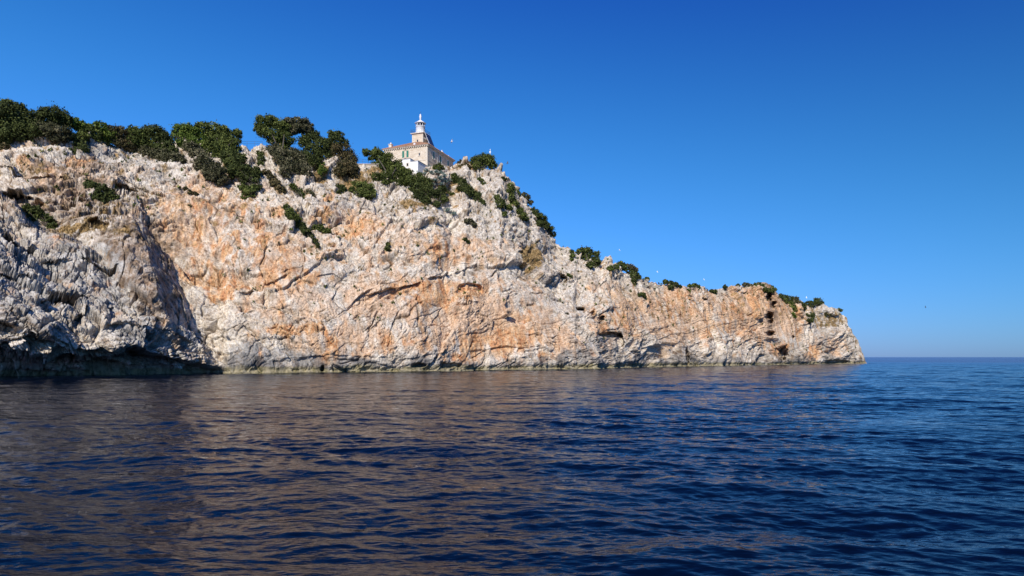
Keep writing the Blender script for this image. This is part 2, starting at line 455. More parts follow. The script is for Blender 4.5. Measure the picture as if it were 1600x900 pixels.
# ------------------------------------------------------------------ where the plants stand (rock soil follows them)
G1 = 'evergreen shrubs along the left clifftop'
G2 = 'shrubs clinging to the cliff face'
G3 = 'bushes below the lighthouse'
G4 = 'shrubs down the right shoulder of the cliff'
G5 = 'small bushes along the far low ridge'
PLANTS = [
 # name, label, category, group, blobs, kind, extra
 ('shrub', 'broad dark green thicket at the far left edge of the clifftop', 'shrub', G1, [(14,206,14),(30,208,13),(52,206,12),(60,200,10),(-16,178,22),(8,180,21),(20,196,22),(4,208,18),(38,184,14),(44,200,17),(12,164,9),(30,172,11)], 'dark', {}),
 ('tree', 'rounded dome shaped evergreen rising beside the thicket at the far left', 'tree', G1, [(72,184,15),(88,180,15),(98,188,13),(62,180,7)], 'dark', dict(trunk=((84,203),[(84,186)],[(90,192),(98,183)]))),
 ('shrub', 'grey-green drooping shrub in front of the rounded dome tree', 'shrub', G1, [(74,208,10),(90,212,10),(102,212,9),(66,198,14),(80,206,14),(94,208,13),(60,208,10)], 'twig', {}),
 ('shrub', 'bright yellow-green shrub just right of the rounded dome tree', 'shrub', G1, [(104,188,8),(114,193,10),(126,198,10),(138,202,8)], 'light', {}),
 ('shrub', 'dark shrub hanging below the yellow-green one over pale rocks', 'shrub', G1, [(112,214,10),(120,224,10),(128,234,10),(116,236,6)], 'dark', {}),
 ('shrub', 'flat green shrub between the yellow-green shrub and a small peaked tree', 'shrub', G1, [(140,212,8),(132,210,9),(134,204,11),(146,207,11),(128,214,9),(150,214,9)], 'mid', {}),
 ('tree', 'small peaked green tree poking above the left shrub line', 'tree', G1, [(158,198,9),(164,205,11),(172,212,10),(166,219,8)], 'light', dict(trunk=((164,219),[(162,206)]))),
 ('shrub', 'brownish twiggy shrub over the white rocks near the small peaked tree', 'shrub', G1, [(178,218,8),(196,230,8),(206,230,8),(172,216,7),(180,208,11),(192,210,10),(186,222,10),(200,222,10)], 'brown', {}),
 ('shrub', 'green wind-combed shrub in the middle of the left shrub line', 'shrub', G1, [(220,216,10),(206,216,9),(232,234,9),(206,206,9),(216,208,10),(212,220,11),(226,226,11)], 'mid', {}),
 ('tree', 'dark dense tree with a flat top in the middle of the left shrub line', 'tree', G1, [(250,234,10),(266,222,8),(270,236,9),(258,242,8),(232,204,9),(244,207,12),(254,216,12),(240,222,13),(260,230,11)], 'dark', dict(trunk=((246,230),[(242,212)]))),
 ('shrub', 'grey-brown shrub trailing down the slope under the flat-topped dark tree', 'shrub', G1, [(214,232,8),(248,240,10),(262,250,8),(272,248,9),(284,252,6),(226,236,9),(240,240,9),(252,246,9),(262,242,9),(274,240,8),(281,247,7)], 'twig', {}),
 ('shrub', 'smooth bright green wind-swept shrub left of the three-headed pine', 'shrub', G1, [(286,212,10),(300,222,9),(322,226,8),(282,224,7),(292,228,7),(278,204,9),(290,203,11),(302,210,12),(292,214,12),(314,220,11),(276,212,7)], 'light', {}),
 ('pine_tree', 'green pine with three rounded heads before the gap in the trees', 'pine tree', G1, [(330,226,11),(356,240,11),(340,244,9),(350,214,10),(326,232,7),(316,199,10),(334,201,11),(348,205,9),(364,213,11),(355,224,13),(338,218,13),(372,208,6),(366,230,10),(344,236,12),(324,210,9)], 'mid', dict(trunk=((344,246),[(342,232),(336,214)],[(350,230),(362,216)]))),
 ('shrub', 'long grey twiggy shrub sliding down past a pale boulder', 'shrub', G1, [(316,260,10),(326,268,10),(342,284,7),(292,228,8),(336,262,9),(300,232,10),(310,242,12),(320,252,13),(330,262,13),(340,272,13),(348,280,8),(328,276,9)], 'twig', {}),
 ('shrub', 'dark green shrub below the three-headed pine', 'shrub', G1, [(370,266,12),(384,280,10),(398,284,8),(362,256,11),(404,292,5),(360,246,13),(372,256,14),(380,268,13),(390,278,11),(396,270,10),(366,268,10)], 'dark', {}),
 ('shrub', 'bushy olive green shrub at the foot of the dark one, on pale scree', 'shrub', G2, [(380,296,8),(390,300,9),(384,306,8),(396,294,6)], 'mid', {}),
 ('shrub', 'thin upright green bush in the notch left of the tall leaning tree', 'shrub', G1, [(406,240,5),(408,248,6),(406,256,5)], 'dark', {}),
 ('tree', 'tall leaning tree with a bright green crown above the cliff notch', 'tree', G1, [(410,192,11),(424,190,10),(436,195,11),(446,202,9),(414,206,11),(430,212,14),(446,218,12),(404,202,7),(440,230,11)], 'mid', dict(trunk=((438,246),[(432,228),(422,206)],[(440,228),(442,208)]))),
 ('umbrella_pine', 'umbrella pine with a dark flat crown and bare pale branches', 'pine tree', G1, [(466,200,10),(477,202,8),(456,205,8),(484,208,6),(452,190,8),(464,189,8),(476,192,9),(484,199,7),(455,197,6),(487,204,4)], 'twig', dict(hz=.7, trunk=((474,222),[(473,210),(462,199)],[(474,210),(482,200)],[(472,212),(470,196)],[(474,212),(489,205)]))),
 ('shrub', 'wide grey-green shrub filling the slope under the tall leaning tree', 'shrub', G1, [(430,238,12),(442,248,15),(456,244,14),(454,262,14),(470,262,14),(446,268,9),(480,270,9),(466,250,12)], 'twig', {}),
 ('shrub', 'rounded dark green tree-like shrub under the umbrella pine', 'shrub', G1, [(476,222,11),(490,214,10),(502,226,13),(488,236,14),(504,246,13),(490,256,12),(476,244,10),(516,236,9)], 'dark', {}),
 ('tree', 'small round-headed tree on the right of the clump before the lighthouse', 'tree', G1, [(520,211,7),(528,212,8),(524,220,9),(538,222,7),(512,224,8)], 'dark', dict(trunk=((530,236),[(528,226),(525,216)]))),
 ('shrub', 'rust-brown and dark green shrub ending the clump left of the lighthouse', 'shrub', G1, [(524,238,13),(538,234,11),(534,252,14),(548,248,11),(546,264,12),(530,266,10),(554,262,7),(552,272,6)], 'brown', {}),
 ('shrub', 'small fresh green bush under the rust-brown shrub', 'shrub', G2, [(502,258,5),(504,265,7),(500,270,4)], 'light', {}),
 ('shrub', 'dark narrow shrub slanting down the slope left of the white outcrop', 'shrub', G2, [(416,270,6),(424,278,7),(430,287,8),(438,295,7),(444,300,4)], 'brown', {}),
 ('shrub', 'short green bush at the left end of the white outcrop', 'shrub', G2, [(457,292,5),(463,298,7),(470,305,7),(474,311,4)], 'mid', {}),
 ('shrub', 'tiny grey-green bush beside the short one at the white outcrop', 'shrub', G2, [(483,301,5),(487,305,5)], 'twig', {}),
 ('shrub', 'small dark bush on dry grass left of the wider dark bush', 'shrub', G2, [(528,292,5),(535,295,6),(532,300,5)], 'dark', {}),
 ('shrub', 'wider dark green bush on dry grass below the wind-swept tree', 'shrub', G3, [(556,290,8),(566,292,9),(576,296,9),(562,301,8),(574,305,8),(582,304,5),(550,296,5)], 'mid', {}),
 ('tree', 'wind-swept tree with a pointed green top partly hiding the lighthouse wall', 'tree', G3, [(572,238,6),(582,243,8),(588,236,6),(594,244,9),(602,250,12),(594,262,12),(608,264,13),(620,258,9),(622,270,13),(604,278,11),(588,276,8),(634,274,10),(640,284,10),(622,286,9)], 'mid', dict(trunk=((612,290),[(606,272),(590,246)],[(612,272),(618,260)]))),
 ('shrub', 'large dark shrub mass right under the white annex wall', 'shrub', G3, [(654,278,9),(664,288,12),(652,294,11),(668,302,13),(656,310,11),(680,308,11),(690,298,8),(682,320,7),(692,312,8),(666,316,8),(648,284,8)], 'dark', {}),
 ('shrub', 'low green bush against the foot of the lighthouse side wall', 'shrub', G3, [(680,261,4),(686,260,5),(691,263,4),(684,266,4)], 'mid', {}),
 ('shrub', 'long dark shrub slanting down right of the agaves', 'shrub', G3, [(710,276,6),(716,282,8),(724,290,9),(732,298,9),(740,304,9),(746,311,8),(753,317,6)], 'dark', {}),
 ('shrub', 'domed olive bush crowning the white pinnacles right of the lighthouse', 'shrub', G3, [(740,253,7),(748,250,9),(757,248,8),(765,252,9),(770,259,7),(754,257,8),(744,259,6)], 'mid', {}),
 ('shrub', 'tiny dark bush at the left foot of the white pinnacle', 'shrub', G3, [(716,256,3.5),(720,253,3.5),(722,259,3)], 'brown', {}),
 ('shrub', 'dark tuft growing between the two white pinnacles', 'shrub', G3, [(729,259,4),(733,262,3.5)], 'brown', {}),
 ('shrub', 'small green tuft in the middle of the big white outcrop', 'shrub', G3, [(749,280,3.5),(753,283,3.5),(756,287,3)], 'mid', {}),
 ('shrub', 'small round bush on the dry grass below the agaves', 'shrub', G3, [(703,303,4),(708,304,3.5)], 'mid', {}),
 ('shrub', 'grey rounded shrub on bare rock below the long slanting shrub', 'shrub', G4, [(729,345,4),(735,347,5),(741,351,4)], 'twig', {}),
 ('shrub', 'tiny green bush on the cliff face below the grey rounded shrub', 'shrub', G2, [(727,374,3.5),(731,378,3)], 'dark', {}),
 ('shrub', 'dark teardrop shaped shrub under the right end of the white outcrop', 'shrub', G4, [(777,309,5),(782,316,8),(788,324,8),(795,325,6),(788,334,4)], 'mid', {}),
 ('shrub', 'small tuft on the skyline just right of the white outcrop', 'shrub', G4, [(786,279,3),(790,281,3)], 'dark', {}),
 ('shrub', 'long green shrub running down the skyline ridge from the white outcrop', 'shrub', G4, [(798,290,5),(796,300,6),(801,297,6),(800,310,6),(804,320,7),(810,330,7),(816,338,7),(822,342,5),(808,302,5)], 'mid', {}),
 ('shrub', 'grey-green shrub on the skyline above the darkest slope shrub', 'shrub', G4, [(818,304,4),(824,309,5),(829,316,4)], 'twig', {}),
 ('shrub', 'darkest dense shrub on the right shoulder skyline', 'shrub', G4, [(832,330,6),(838,336,8),(846,342,8),(850,352,8),(857,360,8),(864,366,5),(842,350,7)], 'dark', {}),
 ('shrub', 'narrow green tuft in a crevice on the right shoulder', 'shrub', G4, [(893,393,3),(895,400,3.5),(893,406,3)], 'mid', {}),
 ('tree', 'dark round-topped tree standing in the saddle at the start of the low ridge', 'tree', G5, [(908,395,8),(918,394,8),(914,405,10),(926,402,9),(930,410,8),(922,414,6),(934,396,4)], 'dark', dict(trunk=((920,418),[(919,406),(916,396)]))),
 ('shrub', 'small dark bush on the rock under the saddle tree', 'shrub', G5, [(888,430,3.2),(891,433,3)], 'dark', {}),
 ('shrub', 'pointed green bush behind the first teeth of the low ridge', 'shrub', G5, [(954,420,5),(962,418,5),(970,412,5),(974,418,6)], 'mid', {}),
 ('shrub', 'grey flat-topped bush beside the pointed green bush', 'shrub', G5, [(980,416,4),(986,418,5),(993,421,4)], 'twig', {}),
 ('shrub', 'dark bush dripping down the ridge below the grey flat-topped bush', 'shrub', G5, [(986,428,7),(992,432,7),(990,440,5),(998,432,4)], 'dark', {}),
 ('shrub', 'small triangular bush alone on the orange rock of the low ridge', 'shrub', G2, [(998,461,3),(1004,461,4),(1006,464,3)], 'dark', {}),
 ('shrub', 'single pea shaped bush on the skyline of the low ridge', 'shrub', G5, [(1011,436,3.5)], 'mid', {}),
 ('shrub', 'long low bush in the first dip of the low ridge skyline', 'shrub', G5, [(1040,441,4),(1048,443,5),(1056,445,4),(1048,449,4),(1062,448,3)], 'dark', {}),
 ('shrub', 'thin low bush in the second dip of the low ridge skyline', 'shrub', G5, [(1078,447,3),(1085,446,3.5),(1091,448,3),(1076,454,3)], 'mid', {}),
 ('shrub', 'small dark bush tucked in a crack right of the second dip', 'shrub', G5, [(1112,455,3),(1117,456,3.5)], 'dark', {}),
 ('shrub', 'leftmost of three tiny tufts on the flat far ridge', 'shrub', G5, [(1133,448,3)], 'dark', {}),
 ('shrub', 'middle of three tiny tufts on the flat far ridge', 'shrub', G5, [(1153,447,3)], 'dark', {}),
 ('shrub', 'rightmost and widest of three tiny tufts on the flat far ridge', 'shrub', G5, [(1163,445,3),(1168,445,3.5),(1173,446,3)], 'twig', {}),
 ('shrub', 'low green bush at the top of the far headland summit', 'shrub', G5, [(1180,445,3),(1186,444,3),(1192,446,2.5)], 'mid', {}),
 ('shrub', 'dark oval bush on the rock just above the highest cave', 'shrub', G5, [(1195,452,4),(1201,454,4.5),(1207,454,3.5)], 'dark', {}),
 ('shrub', 'green bush where the far headland starts to drop', 'shrub', G5, [(1206,449,3),(1211,453,3)], 'mid', {}),
 ('shrub', 'bushy dark shrub on the first step down of the far headland', 'shrub', G5, [(1219,464,5),(1226,466,6),(1234,467,5),(1226,472,4)], 'dark', {}),
 ('shrub', 'little pointed bush standing up on the far headland skyline', 'shrub', G5, [(1243,467,4.5),(1247,471,4),(1240,471,4)], 'twig', {}),
 ('shrub', 'hanging green shrub under the little pointed bush', 'shrub', G5, [(1234,475,5),(1238,480,5),(1242,484,4)], 'mid', {}),
 ('shrub', 'wide dark shrub ending in a knob at the far headland edge', 'shrub', G5, [(1254,477,5),(1262,476,6),(1270,475,5),(1279,471,6),(1283,474,4),(1256,482,4)], 'dark', {}),
 ('shrub', 'dark heart shaped shrub on the lower slope of the far headland', 'shrub', G5, [(1261,494,4),(1268,494,5),(1265,501,4.5),(1263,506,2.5)], 'dark', {}),
 ('shrub', 'small bright green bush left of the heart shaped shrub', 'shrub', G5, [(1239,492,3.5),(1241,495,3)], 'light', {}),
 ('shrub', 'pale olive bush right of the heart shaped shrub', 'shrub', G5, [(1290,491,3.5),(1296,492,3.5)], 'brown', {}),
 ('shrub', 'last tiny bush at the outermost top corner of the headland', 'shrub', G5, [(1310,484,2.6),(1314,485,2.2)], 'mid', {}),
 ('shrub', 'dark dangling bush on the brown slope above the promontory', 'shrub', G2, [(138,288,7),(148,292,9),(160,298,10),(154,308,9),(164,312,8),(172,302,8),(180,308,6)], 'dark', {}),
 ('shrub', 'dark wedge shaped bush at the edge of the grey foreground rock', 'shrub', G2, [(44,326,7),(54,330,9),(62,338,10),(74,346,10),(82,354,7),(50,342,8)], 'dark', {}),
 ('shrub', 'upper half of the double green shrub streaking down the middle of the wall', 'shrub', G2, [(448,324,5),(452,332,7),(458,339,8),(465,346,8)], 'mid', {}),
 ('shrub', 'lower half of the double green shrub streaking down the middle of the wall', 'shrub', G2, [(471,354,7),(478,361,7),(485,369,7),(491,377,6),(495,384,4)], 'dark', {}),
 ('shrub', 'feathery green bush right of the double shrub on the wall', 'shrub', G2, [(492,356,5),(500,357,6),(508,362,5),(513,360,4)], 'mid', {}),
 ('shrub', 'small upright bush alone in the middle of the pale wall', 'shrub', G2, [(606,382,3),(605,388,4.5),(608,393,3)], 'dark', {}),
 ('shrub', 'small dark shrub at the left edge of the picture on the pale rocks', 'shrub', G1, [(2,222,7),(8,230,6),(-4,230,8)], 'brown', {}),
 ('shrub', 'thin dark bush on the pale rocks right under the middle of the shrub line', 'shrub', G2, [(290,296,4),(298,301,4),(306,303,3)], 'brown', {}),
]

# ------------------------------------------------------------------ the limestone cliff
RIDGE = [(-420,215),(-200,208),(0,199),(60,203),(100,205),(130,209),(200,223),(260,234),(300,233),(340,233),(372,233),(392,232),(408,228),(430,232),(470,240),(505,248),(560,262),(572,258),(612,262),(660,262),(690,258),(703,262),(712,256),(720,256),(724,246),(730,246),(736,257),(748,258),(752,262),(776,262),(782,258),(786,272),(797,284),(806,294),(820,312),(834,330),(850,350),(862,366),(872,380),(886,386),(900,394),(905,408),(938,414),(944,404),(952,402),(956,414),(972,424),(1000,432),(1016,438),(1040,442),(1060,447),(1080,450),(1100,446),(1112,452),(1130,448),(1160,446),(1185,444),(1200,447),(1210,455),(1218,464),(1245,470),(1262,478),(1284,474),(1290,482),(1300,484),(1312,484),(1320,494),(1326,507),(1334,520),(1342,532),(1346,545),(1350,556),(1353,564),(1358,571)]
Y_TOP = [(-420,135),(0,150),(100,156),(200,166),(300,174),(400,182),(500,188),(560,193),(600,197),(640,200),(680,206),(705,214),(720,214),(785,216),(835,222),(870,226),(905,226),(1000,240),(1100,266),(1200,298),(1300,335),(1352,350)]
Y_BASE = [(-420,112),(0,121),(340,139),(355,137),(500,146),(650,157),(800,176),(930,192),(944,199),(1000,219),(1100,248),(1200,278),(1300,318),(1352,346)]
HEAD = [(-440,262),(0,302),(28,318),(45,345),(75,362),(105,372),(150,392),(172,412),(190,438),(215,452),(238,474),(256,486),(272,498),(300,512),(322,528),(340,545),(352,568),(354,640),(-440,660)]
PR_RIDGE = [(320,185),(335,205),(380,226),(420,236),(460,245),(500,262),(530,285)]
PR_EDGE = [(320,205),(335,222),(352,232),(375,252),(400,266),(440,278),(470,290),(500,302),(530,325)]
# overhanging ledges: (points, depth m, fade px)
LEDGES = [
    ([(575,462),(600,452),(640,441),(690,428),(705,424),(728,418),(733,411)], 2.6, 16),
    ([(545,478),(562,462),(580,452)], 1.6, 14),
    ([(285,305),(315,322),(345,334),(380,346),(405,352)], 1.2, 40),
    ([(320,392),(345,397),(350,392),(385,400)], 1.0, 14),
    ([(375,455),(392,452),(430,440),(465,425)], 1.4, 20),
    ([(440,560),(500,556),(560,557),(640,561),(690,552),(706,548),(714,556)], 0.7, 30),
    ([(495,432),(520,428),(560,440)], 1.0, 14),
    ([(600,395),(640,402),(700,398),(740,405)], 0.9, 18),
    ([(740,408),(790,412),(830,432),(850,445)], 1.0, 20),
    ([(640,500),(690,480),(720,470),(760,468)], 0.8, 16),
    ([(855,440),(870,430),(888,426)], 3.0, 16),
    ([(740,545),(790,540),(830,546)], 1.0, 20),
    ([(960,548),(1010,520),(1060,505),(1120,500)], 1.2, 20),
    ([(1000,470),(1060,462),(1120,470)], 0.9, 14),
    ([(1230,470),(1270,500),(1310,505)], 1.0, 12),
    ([(1270,540),(1300,532),(1345,522)], 1.6, 10),
    ([(1290,566),(1310,560),(1345,560)], 2.0, 8),
    ([(0,262),(60,272),(110,285)], 1.6, 20),
    ([(100,300),(150,330),(180,335),(205,362)], 1.8, 22),
    ([(190,285),(225,300),(260,325)], 1.6, 18),
    ([(0,345),(50,352),(110,380),(160,420)], 1.5, 14),
    ([(60,410),(130,412),(180,425)], 3.2, 18), ([(0,433),(40,440),(66,452),(128,474)], 3.4, 20), ([(111,502),(139,490),(167,480),(186,470)], 3.4, 18), ([(178,455),(190,470),(200,496)], 3.0, 16), ([(226,545),(244,530),(262,514)], 1.8, 10), ([(0,500),(30,510),(70,530)], 3.2, 18), ([(0,385),(40,392),(80,396)], 2.4, 14), ([(250,512),(280,518),(310,535)], 1.6, 10),
    ([(30,470),(100,462),(150,470)], 3.0, 18),
    ([(120,520),(190,512),(240,520)], 2.2, 12),
    ([(460,285),(500,300),(560,325),(600,330)], 1.2, 16),
    ([(720,262),(745,300),(780,330)], 0.8, 16),
]
# holes: (px, py, rx, ry, depth)
HOLES = [(x_, y_, a_ * 1.2, b_ * 1.2, d_ * 1.15) for x_, y_, a_, b_, d_ in [(738,449,22,6,1.7),(722,455,7,5,1.0),(911,478,7,3.4,6),(942,496,3.6,4.5,6),(951,524,15,5,7),(966,532,5,12,4),(1199,466,4,8,7),(1203,478,4,6,7),(1198,494,5.5,6,7),(1203,502,4,5,6),(1205,520,6,4,7),(1225,553,5,12,6),(1218,546,6,4,4),(880,436,9,5,4),(1238,527,2.5,2.5,4),(1099,469,3,2,4),(1075,558,3,16,3),(930,486,3,4,2),(700,571,16,4,1.5),(655,572,10,3,2),(1305,565,18,3,4),(150,352,16,7,3),(190,300,13,6,3),(26,308,24,9,6),(60,315,14,6,3),(12,372,9,14,4),(205,305,8,5,3),(887,490,3,2,2),(505,575,3,4,2),(990,520,4,14,1.5)]]

def depth_main(px, py):
    yb = K(px, Y_BASE); yt = K(px, Y_TOP)
    pr = K(px, RIDGE); pw = 558 + F * H / yb
    t = np.clip((pw - py) / np.maximum(pw - pr, 2), 0, 1)
    a = K(px, [(0, .42), (250, .30), (600, .30), (900, .35), (1000, .6), (1352, .7)])
    return yb + (yt - yb) * (a * t + (1 - a) * t ** 2.3), t

def relief(px, py, jx):
    """hand placed relief: headland, promontory, ledges, holes (metres to add to the depth)"""
    px_ = px + jx * 2.6; py_ = py + jx[::-1] * 2.2
    d = np.zeros(px.shape, np.float32)
    # grey headland in front
    s = sdist(px_, py_, HEAD)
    A = K(px, [(-420, 20), (0, 17), (200, 15), (265, 13), (310, 9.5), (350, 5)])
    head = ss(s, 0, K(px, [(0, 5), (280, 6), (310, 18), (350, 12)]))
    d -= A * (0.34 * head + 0.66 * np.clip(s / 120, 0, 1))
    # undercut where the sea has eaten into it
    u = K(px_, [(-420, 535), (0, 540), (50, 548), (100, 545), (150, 550), (200, 542), (240, 552), (290, 560), (330, 563), (345, 568)]) + 9 * jx
    d += head * K(px, [(-420, 8), (250, 7.5), (320, 5), (345, 2)]) * ss(py_ - u, -3, 15)
    # dark promontory whose right flank turns away
    # (it merges into the headland below)
    xr = K(py_, PR_RIDGE); xe = K(py_, PR_EDGE)
    q = np.where(px_ > xr, 1 - ss(px_, 0, 1) * 0 - np.clip((px_ - xr) / np.maximum(xe - xr, 1), 0, 1), 1.0)
    q = q * (1 - ss(xr - px_, 20, 130)) * ss(py, 318, 352) * (1 - ss(py_, 470, 560)) * (1 - 0.55 * head)
    d -= 11.0 * q
    for pts, dep, fade in LEDGES:
        x0, x1 = pts[0][0], pts[-1][0]
        m = (px > x0 - 12) & (px < x1 + 12)
        ly = K(px_[m], pts)
        e = py_[m] - ly
        w = ss(px[m], x0 - 10, x0 + 8) * (1 - ss(px[m], x1 - 8, x1 + 10))
        rec = dep * ss(e, -0.6, 1.6) * np.exp(-np.maximum(e, 0) / fade)
        lip = -0.35 * dep * np.exp(-np.maximum(-e, 0) / (fade * 0.8)) * (e < 0)
        d[m] += w * (rec + lip) * (0.62 if dep > 1.5 else 0.5) * ss(jx[m] + 0.5 * jx[::-1][m], -0.75, 0.15)
    for hx, hy, rx, ry, dep in HOLES:
        m = (np.abs(px - hx) < rx * 1.6) & (np.abs(py - hy) < ry * 1.6)
        e = np.hypot((px[m] + jx[m] * rx * .35 - hx) / rx, (py[m] + jx[::-1][m] * ry * .35 - hy) / ry)
        d[m] += dep * (1 - ss(e, 0.55, 1.05))
    # buttress edge by the sea cave
    d += 0
    return d, head

OCHRE_P = []
def ell(px, py, items):
    o = np.zeros(px.shape, np.float32)
    for x, y, rx, ry, s in items:
        m = np.where((np.abs(px - x) < rx * 1.3) & (np.abs(py - y) < ry * 1.3))
        o[m] = np.maximum(o[m], s * (1 - ss(np.hypot((px[m] - x) / rx, (py[m] - y) / ry), 0.45, 1.25)))
    return o

ORANGE = [(300,430,26,22,.7),(345,440,40,25,.9),(345,455,30,14,1),(455,519,62,11,1),(495,513,16,9,1),(405,385,16,50,.7),(445,400,14,30,.7),(350,370,40,40,.55),(290,350,50,50,.45),(560,360,50,22,.6),(670,455,70,26,.9),(690,450,60,22,.9),(740,452,28,12,1),(520,548,12,26,1),(512,560,10,14,1),(608,540,13,18,.9),(636,530,14,16,.8),(760,540,62,28,1),(800,530,40,26,.9),(730,555,30,18,.9),(560,545,16,18,.3),(840,500,26,40,.5),(700,395,60,24,.45),(850,560,20,10,.6),(945,512,10,14,1),(980,495,50,28,.45),(1055,475,32,30,.6),(1140,485,20,20,.6),(1190,480,34,32,.55),(1180,460,30,14,.7),(1240,500,16,50,.4),(1270,552,16,14,1),(1215,545,20,14,.7),(1130,520,50,30,.4),(75,262,18,12,.7),(125,252,26,10,.8),(55,300,16,16,.6),(70,318,16,10,.8),(35,255,20,10,.7),(230,445,14,14,.7),(500,340,30,12,.5),(515,310,12,16,.8),(430,340,18,8,.7),(925,400,20,14,.4),(560,400,80,30,.35),(470,435,60,16,.55),(420,445,30,12,.7)]
PINK = [(330,350,110,80,.8),(420,400,90,60,.6),(650,460,200,50,.7),(780,500,140,60,.8),(560,380,160,50,.55),(480,480,150,40,.5),(1060,490,130,60,.75),(1200,490,70,60,.9),(600,530,160,34,.55),(860,520,60,50,.5),(950,470,50,60,.5),(120,280,120,40,.5),(1290,540,50,20,.4),(690,390,120,40,.5)]
GREY = [(60,450,200,110,1),(240,530,110,50,1),(-200,420,300,160,1),(180,250,120,40,.6),(300,270,80,40,.4),(420,560,80,22,.7),(900,540,50,22,.5),(800,340,80,60,.35),(380,560,50,30,.8),(240,420,40,90,.9)]
BROWN = [(230,410,45,70,1.25),(268,462,26,36,1.2),(190,370,50,26,1.0),(110,318,115,52,.62),(180,290,60,40,.45),(200,385,40,50,.85),(235,440,32,70,.9),(95,300,80,40,.65),(60,270,50,30,.5),(150,340,60,30,.7),(215,370,30,30,.9),(130,270,60,26,.55),(180,250,60,20,.3),(190,310,40,30,.45),(320,340,60,30,.35),(700,290,30,14,.3),(600,320,60,14,.25),(830,420,24,20,.35),(860,440,16,10,.5),(1200,485,16,40,.45),(1060,555,80,10,.4),(1200,558,60,10,.5)]
OCHRE = [(115,362,36,9,.9),(150,352,30,9,.8),(190,362,20,10,.6),(555,288,26,12,.9),(362,262,14,18,.9),(545,272,18,14,.9),(500,270,12,10,.8),(828,402,20,20,.9),(706,298,22,12,.7),(640,315,30,10,.6),(690,312,20,8,.5),(1295,500,34,12,.6),(1260,492,16,14,.5),(30,262,24,12,.5),(470,300,40,12,.4),(830,345,14,14,.4),(860,470,10,10,.3),(500,392,24,10,.4),(770,290,20,14,.3),(200,240,30,10,.4),(720,262,10,6,.6),(590,275,30,10,.6),(1010,440,10,6,.4),(400,250,14,20,.4),(560,420,20,8,.3),(205,308,30,12,.4)]

OCHRE = [(x, y, a * 1.15, b * 1.2, min(1, s * 1.15)) for x, y, a, b, s in OCHRE] + [(558,282,20,14,1),(545,262,14,12,.9),(590,266,16,8,.8),(368,264,14,22,1),(500,277,12,8,.9),(650,318,36,8,.7),(60,268,30,10,.5),(160,330,30,10,.6)]
for _p in PLANTS:
    for _b in _p[4][::2]:
        if _b[0] < 900: OCHRE_P.append((_b[0] + 2, _b[1] + _b[2] * 0.6, _b[2] * 1.25, _b[2] * 1.15, .42))

